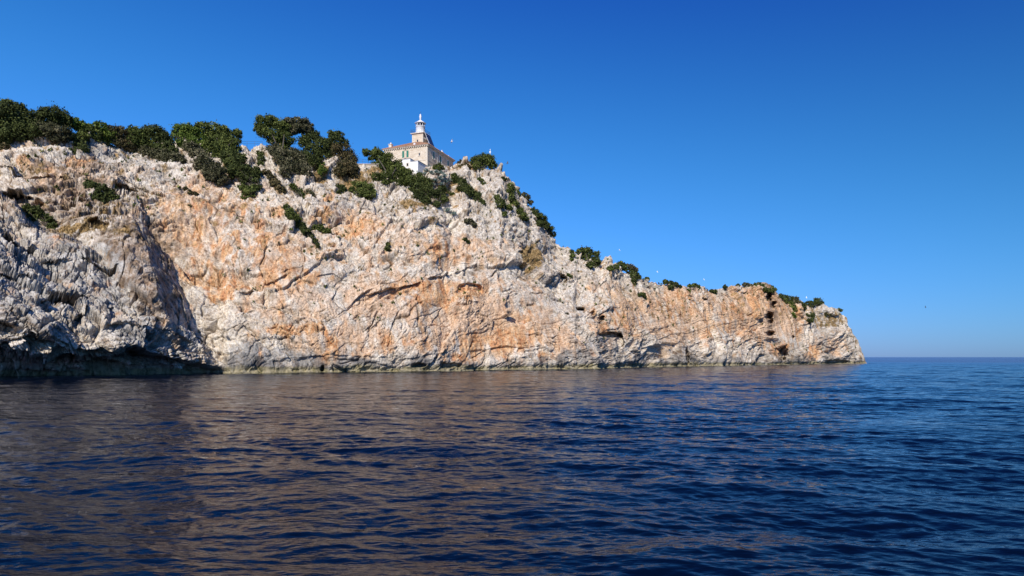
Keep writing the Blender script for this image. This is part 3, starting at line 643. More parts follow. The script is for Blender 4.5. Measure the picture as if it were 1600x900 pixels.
def build_cliff():
    x_left = np.linspace(-420, -20, 160, endpoint=False)
    x_main = np.linspace(-20, 1357, 1500)
    cols = np.concatenate([x_left, x_main])
    nr = 420
    yb = K(cols, Y_BASE) - K(cols, [(-420, 20), (0, 17), (200, 15), (265, 13), (310, 9.5), (350, 5), (356, 0)])
    bot = 558 + F * (H + 1.6) / yb
    top = K(cols, RIDGE)
    s = np.linspace(0, 1, nr)
    PX = np.repeat(cols[None, :], nr, 0)
    PY = bot[None, :] + (top - bot)[None, :] * s[:, None]
    Ym, T = depth_main(PX, PY)
    def world_pts(px, py, y):
        return np.stack([(px - CX) / F * y, y, H + (HY - py) / F * y], -1)
    Wm = world_pts(PX, PY, Ym)
    Pm = Wm.reshape(-1, 3).astype(np.float32)
    jx = fbm(Pm, 4.2, 2, 101).reshape(PX.shape) * 1.25
    D, head = relief(PX, PY, jx)
    Y = Ym + D
    W = world_pts(PX, PY, Y)
    def smooth_normals(S):
        Nn = np.cross(np.gradient(S, axis=1), np.gradient(S, axis=0))
        Nn *= -np.sign(Nn[..., 1:2] + 1e-12)
        Nn /= np.maximum(np.linalg.norm(Nn, axis=-1, keepdims=True), 1e-9)
        for _ in range(2):
            k = 22
            pad = np.pad(Nn, ((k, k), (k, k), (0, 0)), mode='edge')
            c = np.cumsum(np.cumsum(pad, 0), 1)
            Nn = (c[2*k:, 2*k:] - c[:-2*k, 2*k:] - c[2*k:, :-2*k] + c[:-2*k, :-2*k])
            Nn /= np.maximum(np.linalg.norm(Nn, axis=-1, keepdims=True), 1e-9)
        return Nn
    hb_ = ss(sdist(PX, PY, HEAD), 0, 25)[..., None]
    Nn = smooth_normals(Wm) * (1 - hb_) + smooth_normals(W) * hb_
    Nn /= np.maximum(np.linalg.norm(Nn, axis=-1, keepdims=True), 1e-9)
    P = W.reshape(-1, 3).astype(np.float32)
    warp = np.stack([fbm(P, 6, 3, 11), fbm(P, 6, 3, 23), fbm(P, 6, 3, 37)], 1) * 1.2
    Pw = P + warp
    # beds: dipping to the left on the far half, gently wavy elsewhere
    px = PX.ravel(); py = PY.ravel(); hd = head.ravel()
    dip = K(px, [(0, 0.5), (350, 0.35), (600, -0.1), (950, -0.22), (1353, -0.20)])
    # blocks lie along the beds: longer along the dip than across it
    ang = K(px, [(-420, 0.30), (200, 0.38), (420, 0.55), (640, 0.75), (760, 0.45), (900, 0.0), (1100, 0.22), (1353, 0.20)]) + 0.35 * perlin(P, (30, 30, 24), 19)
    A = np.stack([Pw[:, 0] * np.cos(ang) + Pw[:, 2] * np.sin(ang), Pw[:, 1], -Pw[:, 0] * np.sin(ang) + Pw[:, 2] * np.cos(ang)], 1).astype(np.float32)
    amp = K(px, [(-420, .95), (1320, .9), (1345, 0.45), (1357, 0.2)])
    up = ss(T.ravel(), 0.45, 0.75) * K(px, [(0, .6), (500, .8), (700, 1), (900, .7), (1100, .3), (1352, .4)])
    smooth = np.clip(0.46 + 0.55 * up + 1.0 * hd + 0.35 * ell(px, py, [(120, 300, 150, 60, 1), (240, 430, 40, 90, 1)]) - 0.28 * ell(px, py, [(335, 370, 110, 60, 1), (680, 460, 80, 26, .8), (770, 535, 70, 30, .6)]), 0.15, 1.55)
    disp = 1.9 * perlin(P, (22, 22, 26), 3) + 1.0 * perlin(P, (10, 10, 9), 8)
    h1, e1, r1 = facets(A, (10.5, 9, 5.0), 1, 0.7)
    h2, e2, r2 = facets(A + 31, (4.6, 3.6, 2.2), 2, 0.75)
    h3, e3, r3 = facets(A + 57, (2.0, 1.6, 1.0), 3, 0.8)
    h4, e4, r4 = facets(A + 91, (0.9, 0.72, 0.5), 4)
    rough = 0.55 + 0.75 * ss(fbm(P, 16, 3, 71), -0.4, 0.5)
    rid = 1 - 2.2 * np.abs(fbm(A, (16, 12, 7), 2, 43))
    h0, e0, _r0 = facets(A + 7, (21, 17, 10), 91, 0.8)
    disp += 0.55 * rid + 1.9 * (1 - 0.6 * hd) * h0 - 0.7 * (1 - ss(e0, 0, 0.025)) * ss(fbm(P, 9, 2, 67), -.2, .3)
    disp += smooth * ((1.10 + 0.35 * hd) * h1 + 0.85 * rough * (1 + 0.25 * hd) * h2 + 0.46 * rough * h3 + 0.22 * rough * h4)
    # the grey headland breaks into crisp square blocks instead
    crag = ell(px, py, [(790, 320, 70, 80, 1), (850, 390, 50, 40, .8), (900, 430, 40, 34, .6), (760, 275, 50, 26, 1), (500, 300, 110, 26, .7), (620, 300, 70, 26, .6), (150, 250, 160, 30, .7), (260, 290, 60, 30, .6), (1000, 445, 60, 16, .6), (900, 525, 40, 30, .4)]) * ss(fbm(P, 14, 2, 63), -0.5, 0.1)
    hfull = np.maximum(np.maximum(hd, (1 - ss(px, 330, 400)) * ss(py, 485, 520)), 0.9 * crag)
    hm = np.where(hfull > 0.01)[0]
    hw = hfull[hm]; small = np.where(crag[hm] > hd[hm], 0.62, 1.0)
    Ph = (P[hm] + 0.35 * warp[hm]) / small[:, None].astype(np.float32)
    ch, sh_ = math.cos(0.42), math.sin(0.42)
    Ph = np.stack([Ph[:, 0] * ch - Ph[:, 2] * sh_, Ph[:, 1], Ph[:, 0] * sh_ + Ph[:, 2] * ch], 1).astype(np.float32)
    b1, d1, _ = facets(Ph, (7.5, 6.5, 4.6), 51, 1.2)
    b2, d2, _ = facets(Ph + 13, (3.6, 3.0, 2.2), 52, 1.1)
    b3, d3, _ = facets(Ph + 29, (1.2, 1.2, 0.9), 53, 1.0)
    blk = (1.9 + 0.6 * hd[hm]) * b1 + 1.0 * b2 + 0.26 * b3 - 0.9 * (1 - ss(d1, 0, 0.05)) - 0.5 * (1 - ss(d2, 0, 0.07)) * 1.0
    blk = blk * (0.25 + 0.75 * small) + 1.2 * perlin(P[hm], (10, 10, 9), 8)
    disp[hm] = disp[hm] * (1 - hw) + blk * hw
    # vertical flutes on the smooth wall
    fl = ell(px, py, [(340, 350, 120, 70, 1), (1180, 500, 90, 70, .7), (780, 530, 100, 50, .6)])
    flute = 1 - 2 * np.abs(perlin(P, (1.9, 1.9, 16), 77))
    disp += fl * 0.35 * flute
    # stepped beds
    bed_w = 0.28 + 0.8 * ell(px, py, [(1310, 535, 60, 40, 1), (900, 515, 60, 34, .9), (1080, 510, 120, 40, .5), (150, 480, 160, 70, .7), (400, 540, 80, 30, .5), (390, 320, 90, 30, .6), (60, 240, 70, 40, .4)])
    q = (P[:, 2] + dip * P[:, 0] + 0.7 * fbm(P, 9, 3, 88)) / 1.25
    qi = np.floor(q); qf = q - qi
    hb = _u(_h(qi.astype(np.int64), qi.astype(np.int64) * 0, qi.astype(np.int64) * 0, 9), 1)
    disp += bed_w * (0.9 * (hb - 0.5) - 0.45 * np.exp(-qf / 0.10))
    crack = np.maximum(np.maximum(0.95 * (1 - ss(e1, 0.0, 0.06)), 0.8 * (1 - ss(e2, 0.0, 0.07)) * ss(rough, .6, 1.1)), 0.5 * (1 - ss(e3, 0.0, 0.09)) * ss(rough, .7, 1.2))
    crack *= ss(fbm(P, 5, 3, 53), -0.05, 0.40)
    disp -= smooth * (0.7 * (1 - ss(e1, 0.0, 0.05)) * ss(fbm(P, 6, 3, 59), -0.2, 0.3) + 0.40 * (1 - ss(e2, 0.0, 0.06)) * rough + 0.2 * (1 - ss(e3, 0, 0.12)) * rough)
    disp -= 0.9 * crack * (1 - .5 * smooth)
    disp += 0.08 * fbm(P, 1.2, 3, 61)
    disp *= amp
    # white pinnacles by the house stay crisp; keep the ridge there where it is
    disp *= 1 - 0.55 * ell(px, py, [(660, 262, 70, 14, 1)])
    # sea-worn foot: smoother, a notch at water level
    z0 = P[:, 2]
    foot = 1 - ss(z0, 0.0, 3.0)
    disp *= 1 - 0.2 * foot
    disp += foot * 0.8 * fbm(P, (3.5, 3.5, 2.5), 3, 97)
    disp -= 0.9 * np.exp(-((z0 - 0.5) / 0.7) ** 2)
    Wd = P + Nn.reshape(-1, 3) * disp[:, None]
    # masks
    n1 = fbm(P, (4.5, 4.5, 10), 4, 201); n2 = fbm(P, (1.6, 1.6, 7), 4, 211)
    nst = fbm(P, (2.0, 3.2, 20), 3, 261, .6)
    strk = ell(px, py, [(320, 360, 130, 80, 1), (420, 400, 60, 60, .7), (1180, 490, 90, 60, .6), (780, 535, 110, 45, .7), (680, 460, 90, 30, .7), (1060, 480, 80, 40, .5), (1270, 550, 30, 20, .5)]); n3 = fbm(P, 14, 3, 221); n4 = fbm(P, (1.6, 1.6, 1.6), 3, 231)
    orange = 0.95 * ss(0.95 * ell(px, py, ORANGE) + 0.75 * n1 + 0.65 * n2 + 0.3 * n4 + 0.02, 0.22, 0.90)
    orange = np.maximum(orange, 0.55 * ss(n1 + n2 * .6 + 0.4 * ell(px, py, PINK), 0.45, 0.9) * (1 - hd))
    nst0 = fbm(P, (2.0, 3.2, 20), 3, 261, .6)
    pink = ss(ell(px, py, PINK) + 0.6 * n3 + 0.6 * n2 + 0.3 * nst0, 0.20, 0.85) * (1 - 0.85 * hd)
    orange = np.maximum(orange, 0.95 * strk * ss(nst + 0.3 * n1, 0.0, 0.32))
    grey = np.clip(0.45 * crag + ss(ell(px, py, GREY) + 0.5 * n3 + 0.3 * n1, 0.35, 0.9) + 0.30 * ss(n3 + n4 * .5, 0.1, .6), 0, 1)
    brown = ss(ell(px, py, BROWN) + 0.45 * n1 + 0.5 * n4, 0.22, 0.80)
    brown = np.maximum(brown, 0.75 * strk * ss(-nst + 0.3 * n2, 0.05, 0.4) * (px < 470))
    brown *= 0.50 + 0.62 * ss(n4 + 0.5 * n2, -0.25, 0.30)
    ochre = ss(ell(px, py, OCHRE + OCHRE_P) + 0.4 * n1 + 0.5 * n4, 0.45, 0.8)
    ochre = np.maximum(ochre, 0.8 * ss(n4 + 0.7 * n2 + 0.35 * T.ravel(), 0.62, 0.9) * ss(T.ravel(), 0.35, 0.7) * (1 - hd))
    zz = Wd[:, 2]
    nz = fbm(P, (8, 8, 3), 3, 241)
    wet_h = K(px, [(-420, 2.6), (300, 2.6), (380, 4.5), (480, 4.0), (640, 3.2), (760, 2.6), (860, 5.0), (960, 5.0), (1100, 4.5), (1352, 3.5)])
    wet = (1 - ss(zz - wet_h * (0.7 + 0.9 * nz), -0.8, 1.2)) * np.clip(0.50 + 0.9 * n1 + 0.6 * n2, 0.10, 0.92)
    algae = (1 - ss(zz - 1.15 * (1 + 0.7 * nz), -0.35, 0.35)) * np.clip(0.75 + 0.5 * n2, 0, 1)
    wet = np.maximum(wet, 0.9 * (1 - ss(zz, 0.15, 0.35)))
    # plateau behind the ridge
    last = Wd.reshape(nr, len(cols), 3)[-1]
    nb = 46
    Dp = K(cols, [(-420, 120), (700, 110), (900, 90), (1200, 45), (1340, 14), (1357, 8)])
    base_top = W[-1]
    back = []
    for j in range(1, nb + 1):
        f = j / nb
        y = base_top[:, 1] + Dp * f
        x = base_top[:, 0] + Dp * f * 0.12 * (base_top[:, 0] / base_top[:, 1])
        drop = np.where(cols < 900, 0.10, 0.12)
        z = base_top[:, 2] * (1 - drop * f - (1 - drop) * f ** 4) - 3.0 * f ** 4
        q3 = np.stack([x, y, z], 1).astype(np.float32)
        z = z + fbm(q3, 9, 3, 303) * 0.6 * min(1, f * 4) * np.clip(z / 10, 0, 1)
        bl = max(0.0, 1 - j / 4.0)
        q3[:, 2] = z
        q3 += (last - base_top) * bl
        back.append(q3)
    back = np.concatenate(back, 0)
    V = np.concatenate([Wd, back], 0)
    nrt = nr + nb; nc = len(cols)
    i = np.arange(nrt - 1)[:, None] * nc + np.arange(nc - 1)[None, :]
    Fc = np.stack([i, i + 1, i + nc + 1, i + nc], -1).reshape(-1, 4)
    me = np_mesh('cliff', V, Fc)
    nbv = len(back)
    backn = fbm(back.astype(np.float32), 6, 3, 401)
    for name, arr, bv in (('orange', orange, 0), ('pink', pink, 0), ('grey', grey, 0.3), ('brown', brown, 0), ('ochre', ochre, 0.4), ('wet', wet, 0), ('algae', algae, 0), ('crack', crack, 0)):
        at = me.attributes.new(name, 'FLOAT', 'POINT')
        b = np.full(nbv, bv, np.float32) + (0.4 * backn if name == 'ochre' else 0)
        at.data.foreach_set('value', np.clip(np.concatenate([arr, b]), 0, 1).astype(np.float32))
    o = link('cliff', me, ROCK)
    tag(o, kind='structure')
    # coarse ray-cast copy for setting plants on the rock (python side only)
    G = V.reshape(nrt, nc, 3)[::3, ::3]
    a, b = G.shape[:2]
    ii = np.arange(a - 1)[:, None] * b + np.arange(b - 1)[None, :]
    fc = np.stack([ii, ii + 1, ii + b + 1, ii + b], -1).reshape(-1, 4)
    bvh = BVHTree.FromPolygons(G.reshape(-1, 3).tolist(), fc.tolist())
    return o, bvh

sea = build_sea()
cliff, BVH = build_cliff()

EYE = Vector((0, 0, H))
def ray(px, py):
    return Vector(((px - CX) / F, 1.0, (HY - py) / F))

def surf(px, py, dy=0.0):
    """point on the rock seen at (px, py); above the skyline, a point over the ridge"""
    d = ray(px, py)
    hit = BVH.ray_cast(EYE, d.normalized())
    y = hit[0].y if hit[0] is not None else float(K(px, Y_TOP)) + 1.5
    if hit[0] is not None and y > float(K(px, Y_TOP)) + 12:
        y = float(K(px, Y_TOP)) + 4
    return EYE + d * (y + dy)

def ground(x, y):
    hit = BVH.ray_cast(Vector((x, y, 200)), Vector((0, 0, -1)))
    return hit[0].z if hit[0] is not None else 0.0

# ------------------------------------------------------------------ plants
def leaf_cloud(blobs, kind, leaf=0.34, dens=1.0, flat=0.9):
    """blobs: (centre Vector, radius, height factor). Small leaf faces through lumpy clumps."""
    Vs = []; Fs = []; Ts = []
    base = 0
    for c, r, hz in blobs:
        lumps = [(np.zeros(3), r * 0.88)]
        for k in range(int(14 + r * 3)):
            d = rng.normal(size=3); d /= np.linalg.norm(d)
            lumps.append((d * r * rng.uniform(.6, .95) * np.array([1, 1, hz]), r * rng.uniform(.16, .40)))
        for lc, lr in lumps:
            n = int(max(24, dens * 26 * lr * lr / (leaf * leaf) * 0.42))
            d = rng.normal(size=(n, 3)); d /= np.linalg.norm(d, axis=1, keepdims=True)
            rr = lr * (1 - 0.45 * rng.random((n, 1)) ** 1.8) * (1 + 0.14 * rng.normal(size=(n, 1)))
            rr = np.where(rng.random((n, 1)) < 0.14, rr * rng.uniform(1.0, 1.5, (n, 1)), rr)
            pc = np.array(c)[None] + lc[None] + d * rr * np.array([1, 1, hz])[None]
            nn = d + rng.normal(scale=0.7, size=(n, 3)); nn /= np.linalg.norm(nn, axis=1, keepdims=True)
            t = np.cross(nn, rng.normal(size=(n, 3))); t /= np.linalg.norm(t, axis=1, keepdims=True)
            b = np.cross(nn, t)
            sz = leaf * rng.uniform(0.5, 1.25, (n, 1)); w = sz * rng.uniform(0.35, 0.75, (n, 1))
            quad = np.stack([pc - t * sz, pc - b * w, pc + t * sz, pc + b * w], 1)
            Vs.append(quad.reshape(-1, 3))
            Fs.append(base + np.arange(n * 4).reshape(n, 4)); base += n * 4
            lt = np.clip(0.5 + rng.normal(0, .16) + rng.normal(0, .16, n), 0, 1)
            Ts.append(np.repeat(lt, 4))
    V = np.concatenate(Vs); Fc = np.concatenate(Fs); Tt = np.concatenate(Ts)
    return V, Fc, Tt

def cloud_obj(name, blobs, kind, origin, parent=None, **kw):
    V, Fc, Tt = leaf_cloud(blobs, kind, **kw)
    me = np_mesh(name, V - np.array(origin)[None], Fc)
    at = me.attributes.new('tint', 'FLOAT', 'POINT'); at.data.foreach_set('value', Tt.astype(np.float32))
    return link(name, me, FOL[kind], parent)

def plant(name, label, cat, group, blobs_px, kind, push=0.55, hz=0.9, trunk=None, leaf=0.25, dens=1.0, dy=0.0):
    """blobs_px: (px, py, radius px) on the photo, set on the rock and given their real size"""
    bl = []
    for bx, by, br in blobs_px:
        c = surf(bx, by, dy); r = 1.12 * br * c.y / F
        c = c - ray(bx, by) * (push * r)
        bl.append((c, r, hz))
    low = min(bl, key=lambda b: b[0].z)
    org = Vector((low[0].x, low[0].y + 0.3, low[0].z - low[1] * 0.7))
    root = empty(name, org)
    tag(root, label, cat, group)
    cloud_obj('crown' if trunk else 'foliage', bl, kind, org, root, leaf=leaf, dens=dens)
    mb = MB()
    if trunk:
        foot = surf(*trunk[0], dy); foot.z -= 0.8
        for tip in trunk[1:]:
            tp = [(foot if i == 0 else EYE + ray(*p) * (foot.y + 0.4 * i)) for i, p in enumerate([trunk[0]] + list(tip))]
            tp = [Vector(p) + Vector((0, 0.0 if hz < .8 else 1.0, 0)) - org for p in tp]
            n = len(tp)
            mb.tube(tp, [0.30 * (1 - 0.72 * i / (n - 1)) for i in range(n)], 7)
        mb.build('trunk', BARK if hz >= .8 else PALE_BARK, root, True)
    else:
        for b in bl:
            for k in range(3):
                st = low[0] - Vector((0, 0, low[1] * 0.5)) - org
                en = b[0] - org + Vector(tuple(rng.normal(0, b[1] * .4, 3)))
                mid = (st + en) / 2 + Vector(tuple(rng.normal(0, .2, 3)))
                mb.tube([st, mid, en], [.09, .06, .025], 5)
        mb.build('stems', BARK, root, True)
    return root

for (nm, lab, cat, grp, blobs, kind, ex) in PLANTS:
    kw = dict(ex)
    if blobs[0][0] > 880: kw.setdefault('leaf', 0.36)
    plant(nm, lab, cat, grp, blobs, kind, **kw)

# agaves: rosettes of stiff pointed leaves
def agave(px, py, r, label, first=[None]):
    c = surf(px, py)
    root = empty('agave', c - Vector((0, 0.55, 0.0)), random.uniform(0, 6.28))
    root.scale = (r * 1.35, r * 1.35, r * 1.35)
    tag(root, label, 'agave', 'blue-grey agaves below the lighthouse')
    if first[0] is None:
        V = []; Fc = []
        for k in range(26):
            az = k * 2.399 + random.uniform(-.1, .1); el = random.uniform(.15, 1.25)
            d = np.array([math.cos(az) * math.cos(el), math.sin(az) * math.cos(el), math.sin(el)])
            s = np.array([-math.sin(az), math.cos(az), 0]); u = np.cross(d, s)
            L = random.uniform(.85, 1.1)
            b = len(V)
            for t, w in ((0, .09), (.35, .13), (.7, .085), (1.0, .004)):
                p = d * t * L + np.array([0, 0, -.12 * t * t])
                V += [p - s * w, p + u * w * .45, p + s * w, p - u * w * .5]
            for j in range(3):
                for q in range(4):
                    Fc.append((b + j*4 + q, b + j*4 + (q+1) % 4, b + j*4 + 4 + (q+1) % 4, b + j*4 + 4 + q))
        me = np_mesh('agave_leaves', V, Fc)
        at = me.attributes.new('tint', 'FLOAT', 'POINT'); at.data.foreach_set('value', np.repeat(rng.uniform(.2, .9, 26), 16).astype(np.float32))
        me.materials.append(FOL['agave'])
        first[0] = me
    o = bpy.data.objects.new('leaves', first[0]); COL.objects.link(o); o.parent = root
AG = 'blue-grey agave in the spiky patch between the annex and the side wall of the lighthouse'
for px, py, r in [(660,263,.8),(667,268,.9),(674,272,1.0),(682,271,1.0),(689,273,1.1),(695,277,1.0),(688,281,1.1),(680,284,1.0),(696,286,1.1),(702,284,.9),(676,290,.9),(690,290,.9),(664,273,.8),(671,262,.7)]:
    agave(px, py, r, AG)
agave(700, 331, 1.2, 'lone agave low on the cliff, left one of two, under the dark shrub mass')
agave(709, 336, 1.1, 'lone agave low on the cliff, right one of two, above dry rocks')

# ------------------------------------------------------------------ the lighthouse
def brick_like(name, c1, c2, mortar, scale, squash=2.2):
    m, nt, p = new_mat(name)
    tc = N(nt, 'ShaderNodeTexCoord')
    vo = N(nt, 'ShaderNodeTexVoronoi', Scale=scale)
    mp = N(nt, 'ShaderNodeMapping'); mp.inputs['Scale'].default_value = (1, 1, squash)
    nt.links.new(tc.outputs['Object'], mp.inputs[0]); nt.links.new(mp.outputs[0], vo.inputs['Vector'])
    sep = N(nt, 'ShaderNodeSeparateColor'); nt.links.new(vo.outputs['Color'], sep.inputs[0])
    c = ramp(nt, sep.outputs[0], [(0.0, c1), (1.0, c2)])
    no = N(nt, 'ShaderNodeTexNoise', Scale=0.7, Detail=5.0)
    nt.links.new(tc.outputs['Object'], no.inputs['Vector'])
    c = mixc(nt, 1.0, c, ramp(nt, no.outputs[0], [(0.3, (.82, .80, .76)), (0.7, (1.05, 1.05, 1.05))]), 'MULTIPLY')
    nt.links.new(c, p.inputs['Base Color']); p.inputs['Roughness'].default_value = .9
    return m
STONE = brick_like('rubble_stone', (0.58, 0.47, 0.34), (0.76, 0.67, 0.53), None, 1.6)
QUOIN = simple_mat('dressed_stone', (0.66, 0.58, 0.46), 0.8, .1, 3)
TILE = brick_like('terracotta_tiles', (0.42, 0.22, 0.13), (0.60, 0.38, 0.25), None, 2.2, 1.0)
WHITE = simple_mat('white_paint', (0.80, 0.80, 0.79), 0.5, .05, 1.5)
LIME = simple_mat('whitewash', (0.78, 0.77, 0.75), 0.85, .08, 1.2)
GREEN = simple_mat('green_shutter_paint', (0.025, 0.20, 0.13), 0.5, .1)
GLASS = simple_mat('dark_glass', (0.02, 0.03, 0.045), 0.08, .1)
IRON = simple_mat('dark_iron', (0.05, 0.07, 0.11), 0.5, .1)
PANEL = simple_mat('panel_dark_blue', (0.02, 0.025, 0.05), 0.25, .1)
STEEL = simple_mat('grey_steel', (0.45, 0.46, 0.47), 0.4, .1)

LH_Z = 59.0
lh = empty('lighthouse', (-25.5, 205.0, LH_Z), math.radians(-20.4))
tag(lh, 'stone lighthouse keepers house with hipped tile roof, green shutters and square tower', 'lighthouse')
EAVE = 8.4
W_, D_ = 15.0, 18.0
def wall_with_openings(mb, L, axis, z0, z1, t, opens):
    """wall slab in pieces round its openings. axis 'x': along -x at y 0..t; 'y': along y at x -t..0"""
    def put(a0, a1, b0, b1):
        if a1 - a0 < 1e-4 or b1 - b0 < 1e-4: return
        if axis == 'x': mb.box(-a1, -a0, 0, t, b0, b1)
        else: mb.box(-t, 0, a0, a1, b0, b1)
    a = 0.0
    for (o0, o1, p0, p1) in sorted(opens):
        put(a, o0, z0, z1); put(o0, o1, z0, p0); put(o0, o1, p1, z1); a = o1
    put(a, L, z0, z1)
w = MB()
front_open = [(7.13, 7.93, 5.3, 7.3), (2.5, 3.05, 5.35, 6.2), (7.2, 8.0, 0.9, 2.9)]
side_open = [(3.6, 4.75, 5.2, 7.3), (8.15, 9.3, 5.2, 7.3), (13.65, 14.8, 5.2, 7.3)]
wall_with_openings(w, W_, 'x', -3, EAVE - .35, .6, front_open)
w.box(-.6, 0, 0, .6, 0, .01) if False else None
mb2 = MB()
for v in w.v: pass
# side wall starts behind the front wall's thickness
a = 0.6
for (o0, o1, p0, p1) in side_open:
    w.box(-.6, 0, a, o0, -3, EAVE - .35); w.box(-.6, 0, o0, o1, -3, p0); w.box(-.6, 0, o0, o1, p1, EAVE - .35); a = o1
w.box(-.6, 0, a, D_, -3, EAVE - .35)
w.box(-W_, -W_ + .6, .6, D_, -3, EAVE - .35)
w.box(-W_ + .6, -.6, D_ - .6, D_, -3, EAVE - .35)
w.build('wall', STONE, lh)
q = MB(); q2 = MB(); q3 = MB()   # corner stones, standing 3 cm proud
for k in range(28):
    z = -2.6 + k * .38
    if z > EAVE - .8: break
    l1, l2 = (.75, .45) if k % 2 else (.45, .75)
    q.box(-l1, .03, -.03, -.003, z, z + .34); q.box(.003, .03, -.003, l2, z, z + .34)
    q2.box(-W_ - .03, -W_ + l1, -.03, -.003, z, z + .34)
    q3.box(.003, .03, D_ - l1, D_ + .03, z, z + .34)
for m_ in (q, q2, q3): m_.build('corner_stones', QUOIN, lh)
s_ = MB(); s_.box(-W_ - .08, .08, -.08, -.035, 3.85, 4.05); s_.box(.035, .08, -.035, D_ + .08, 3.85, 4.05); s_.build('string_course', QUOIN, lh)
c_ = MB()
c_.box(-W_ - .45, .45, -.45, D_ + .45, EAVE - .12, EAVE + .06)
for k in range(int(W_ / .75) + 1): c_.box(-k * .75 - .17, -k * .75 + .17, -.36, -.002, EAVE - .42, EAVE - .122)
for k in range(int(D_ / .75) + 1): c_.box(.002, .36, k * .75 - .17, k * .75 + .17, EAVE - .42, EAVE - .122)
c_.build('cornice', QUOIN, lh)
r_ = MB()
o_ = .6; zt = EAVE + .065; hw = W_ / 2 + o_; rise = hw * .47
r_.add([(-W_-o_, -o_, zt), (o_, -o_, zt), (o_, D_+o_, zt), (-W_-o_, D_+o_, zt), (-W_/2, hw-o_, zt+.1+rise), (-W_/2, D_-hw+o_, zt+.1+rise),
        (-W_-o_, -o_, zt+.1), (o_, -o_, zt+.1), (o_, D_+o_, zt+.1), (-W_-o_, D_+o_, zt+.1)],
       [(0,3,2,1), (0,1,7,6), (1,2,8,7), (2,3,9,8), (3,0,6,9), (6,7,4), (7,8,5,4), (8,9,5), (9,6,4,5)])
roof = r_.build('roof', TILE, lh)
rt = MB()   # tile ridges
def ribs(p0, p1, q0, q1, n):
    for k in range(n + 1):
        t = k / n
        A0 = Vector(p0).lerp(Vector(p1), t); B0 = Vector(q0).lerp(Vector(q1), t)
        if (A0 - B0).length > .3: rt.tube([A0, B0], .07, 5)
zz = zt + .12
ribs((-W_-o_, -o_, zz), (-W_/2, -o_, zz), (-W_-o_, -o_, zz), (-W_/2, hw-o_, zz+rise), 22)
ribs((o_, -o_, zz), (-W_/2, -o_, zz), (o_, -o_, zz), (-W_/2, hw-o_, zz+rise), 22)
ribs((o_, -o_, zz), (o_, hw-o_, zz), (o_, -o_, zz), (-W_/2, hw-o_, zz+rise), 22)
ribs((o_, hw-o_, zz), (o_, D_-hw+o_, zz), (-W_/2, hw-o_, zz+rise), (-W_/2, D_-hw+o_, zz+rise), 6)
ribs((o_, D_+o_, zz), (o_, D_-hw+o_, zz), (o_, D_+o_, zz), (-W_/2, D_-hw+o_, zz+rise), 22)
rt.build('tile_ridges', TILE, roof)
def chimney(x, y, z0, z1, s, mat, capmat):
    m = MB(); m.box(x-s/2, x+s/2, y-s/2, y+s/2, z0, z1); m.box(x-s/2-.12, x+s/2+.12, y-s/2-.12, y+s/2+.12, z1, z1+.15)
    c = m.build('chimney', mat, roof)
    k = MB(); k.lathe(x, y, [(.22, z1+.153), (.16, z1+.6), (.24, z1+.62), (.02, z1+.8)], 10); k.build('chimney_pot', capmat, roof)
chimney(-13.4, 1.3, EAVE + .3, EAVE + 1.75, .95, QUOIN, WHITE)
chimney(-.9, 11.6, EAVE + .2, EAVE + 1.0, .75, WHITE, WHITE)
chimney(-.9, 16.4, EAVE + .2, EAVE + .7, .5, WHITE, WHITE)
v_ = MB(); v_.add([(-5.1,.3,EAVE+.55),(-4.3,.3,EAVE+.55),(-4.7,.3,EAVE+1.25),(-5.1,1.6,EAVE+.9),(-4.3,1.6,EAVE+.9),(-4.7,2.0,EAVE+1.25)], [(0,1,2),(3,5,4),(0,2,5,3),(1,4,5,2),(0,3,4,1)]); v_.build('roof_vent', WHITE, roof)
# windows
def window_front(x, z0, z1, wd, shutters, small=False):
    f = MB(); fr = .09 if not small else .07
    f.box(x-wd/2, x-wd/2+fr, .12, .22, z0, z1); f.box(x+wd/2-fr, x+wd/2, .12, .22, z0, z1)
    f.box(x-wd/2+fr, x+wd/2-fr, .12, .22, z1-fr, z1); f.box(x-wd/2+fr, x+wd/2-fr, .12, .22, z0, z0+fr)
    if not small:
        f.box(x-.04, x+.04, .12, .22, z0+fr, z1-fr)
        for t in (1/3, 2/3):
            zc = z0 + (z1 - z0) * t
            f.box(x-wd/2+fr, x-.04, .13, .21, zc-.03, zc+.03); f.box(x+.04, x+wd/2-fr, .13, .21, zc-.03, zc+.03)
    wf = f.build('window', WHITE, lh)
    g = MB(); g.box(x-wd/2+.01, x+wd/2-.01, .24, .27, z0+.01, z1-.01)
    g.build('pane', WHITE if shutters else GLASS, wf)
    s = MB(); s.box(x-wd/2-.2, x+wd/2+.2, -.12, -.004, z0-.16, z0-.004); s.build('sill', QUOIN, wf)
    if shutters:
        for sg in (-1, 1):
            h = MB(); x0 = x + sg*(wd/2+.03); x1 = x + sg*(wd/2+.68)
            h.box(min(x0,x1), max(x0,x1), -.09, -.04, z0, z1)
            for k in range(14):
                zc = z0 + .12 + k * (z1 - z0 - .24) / 13
                h.box(min(x0,x1)+.07, max(x0,x1)-.07, -.11, -.092, zc-.03, zc+.03)
            h.build('shutter', GREEN, wf)
window_front(-7.53, 5.3, 7.3, .8, True)
window_front(-2.775, 5.35, 6.2, .55, False, True)
window_front(-7.6, .9, 2.9, .8, False)
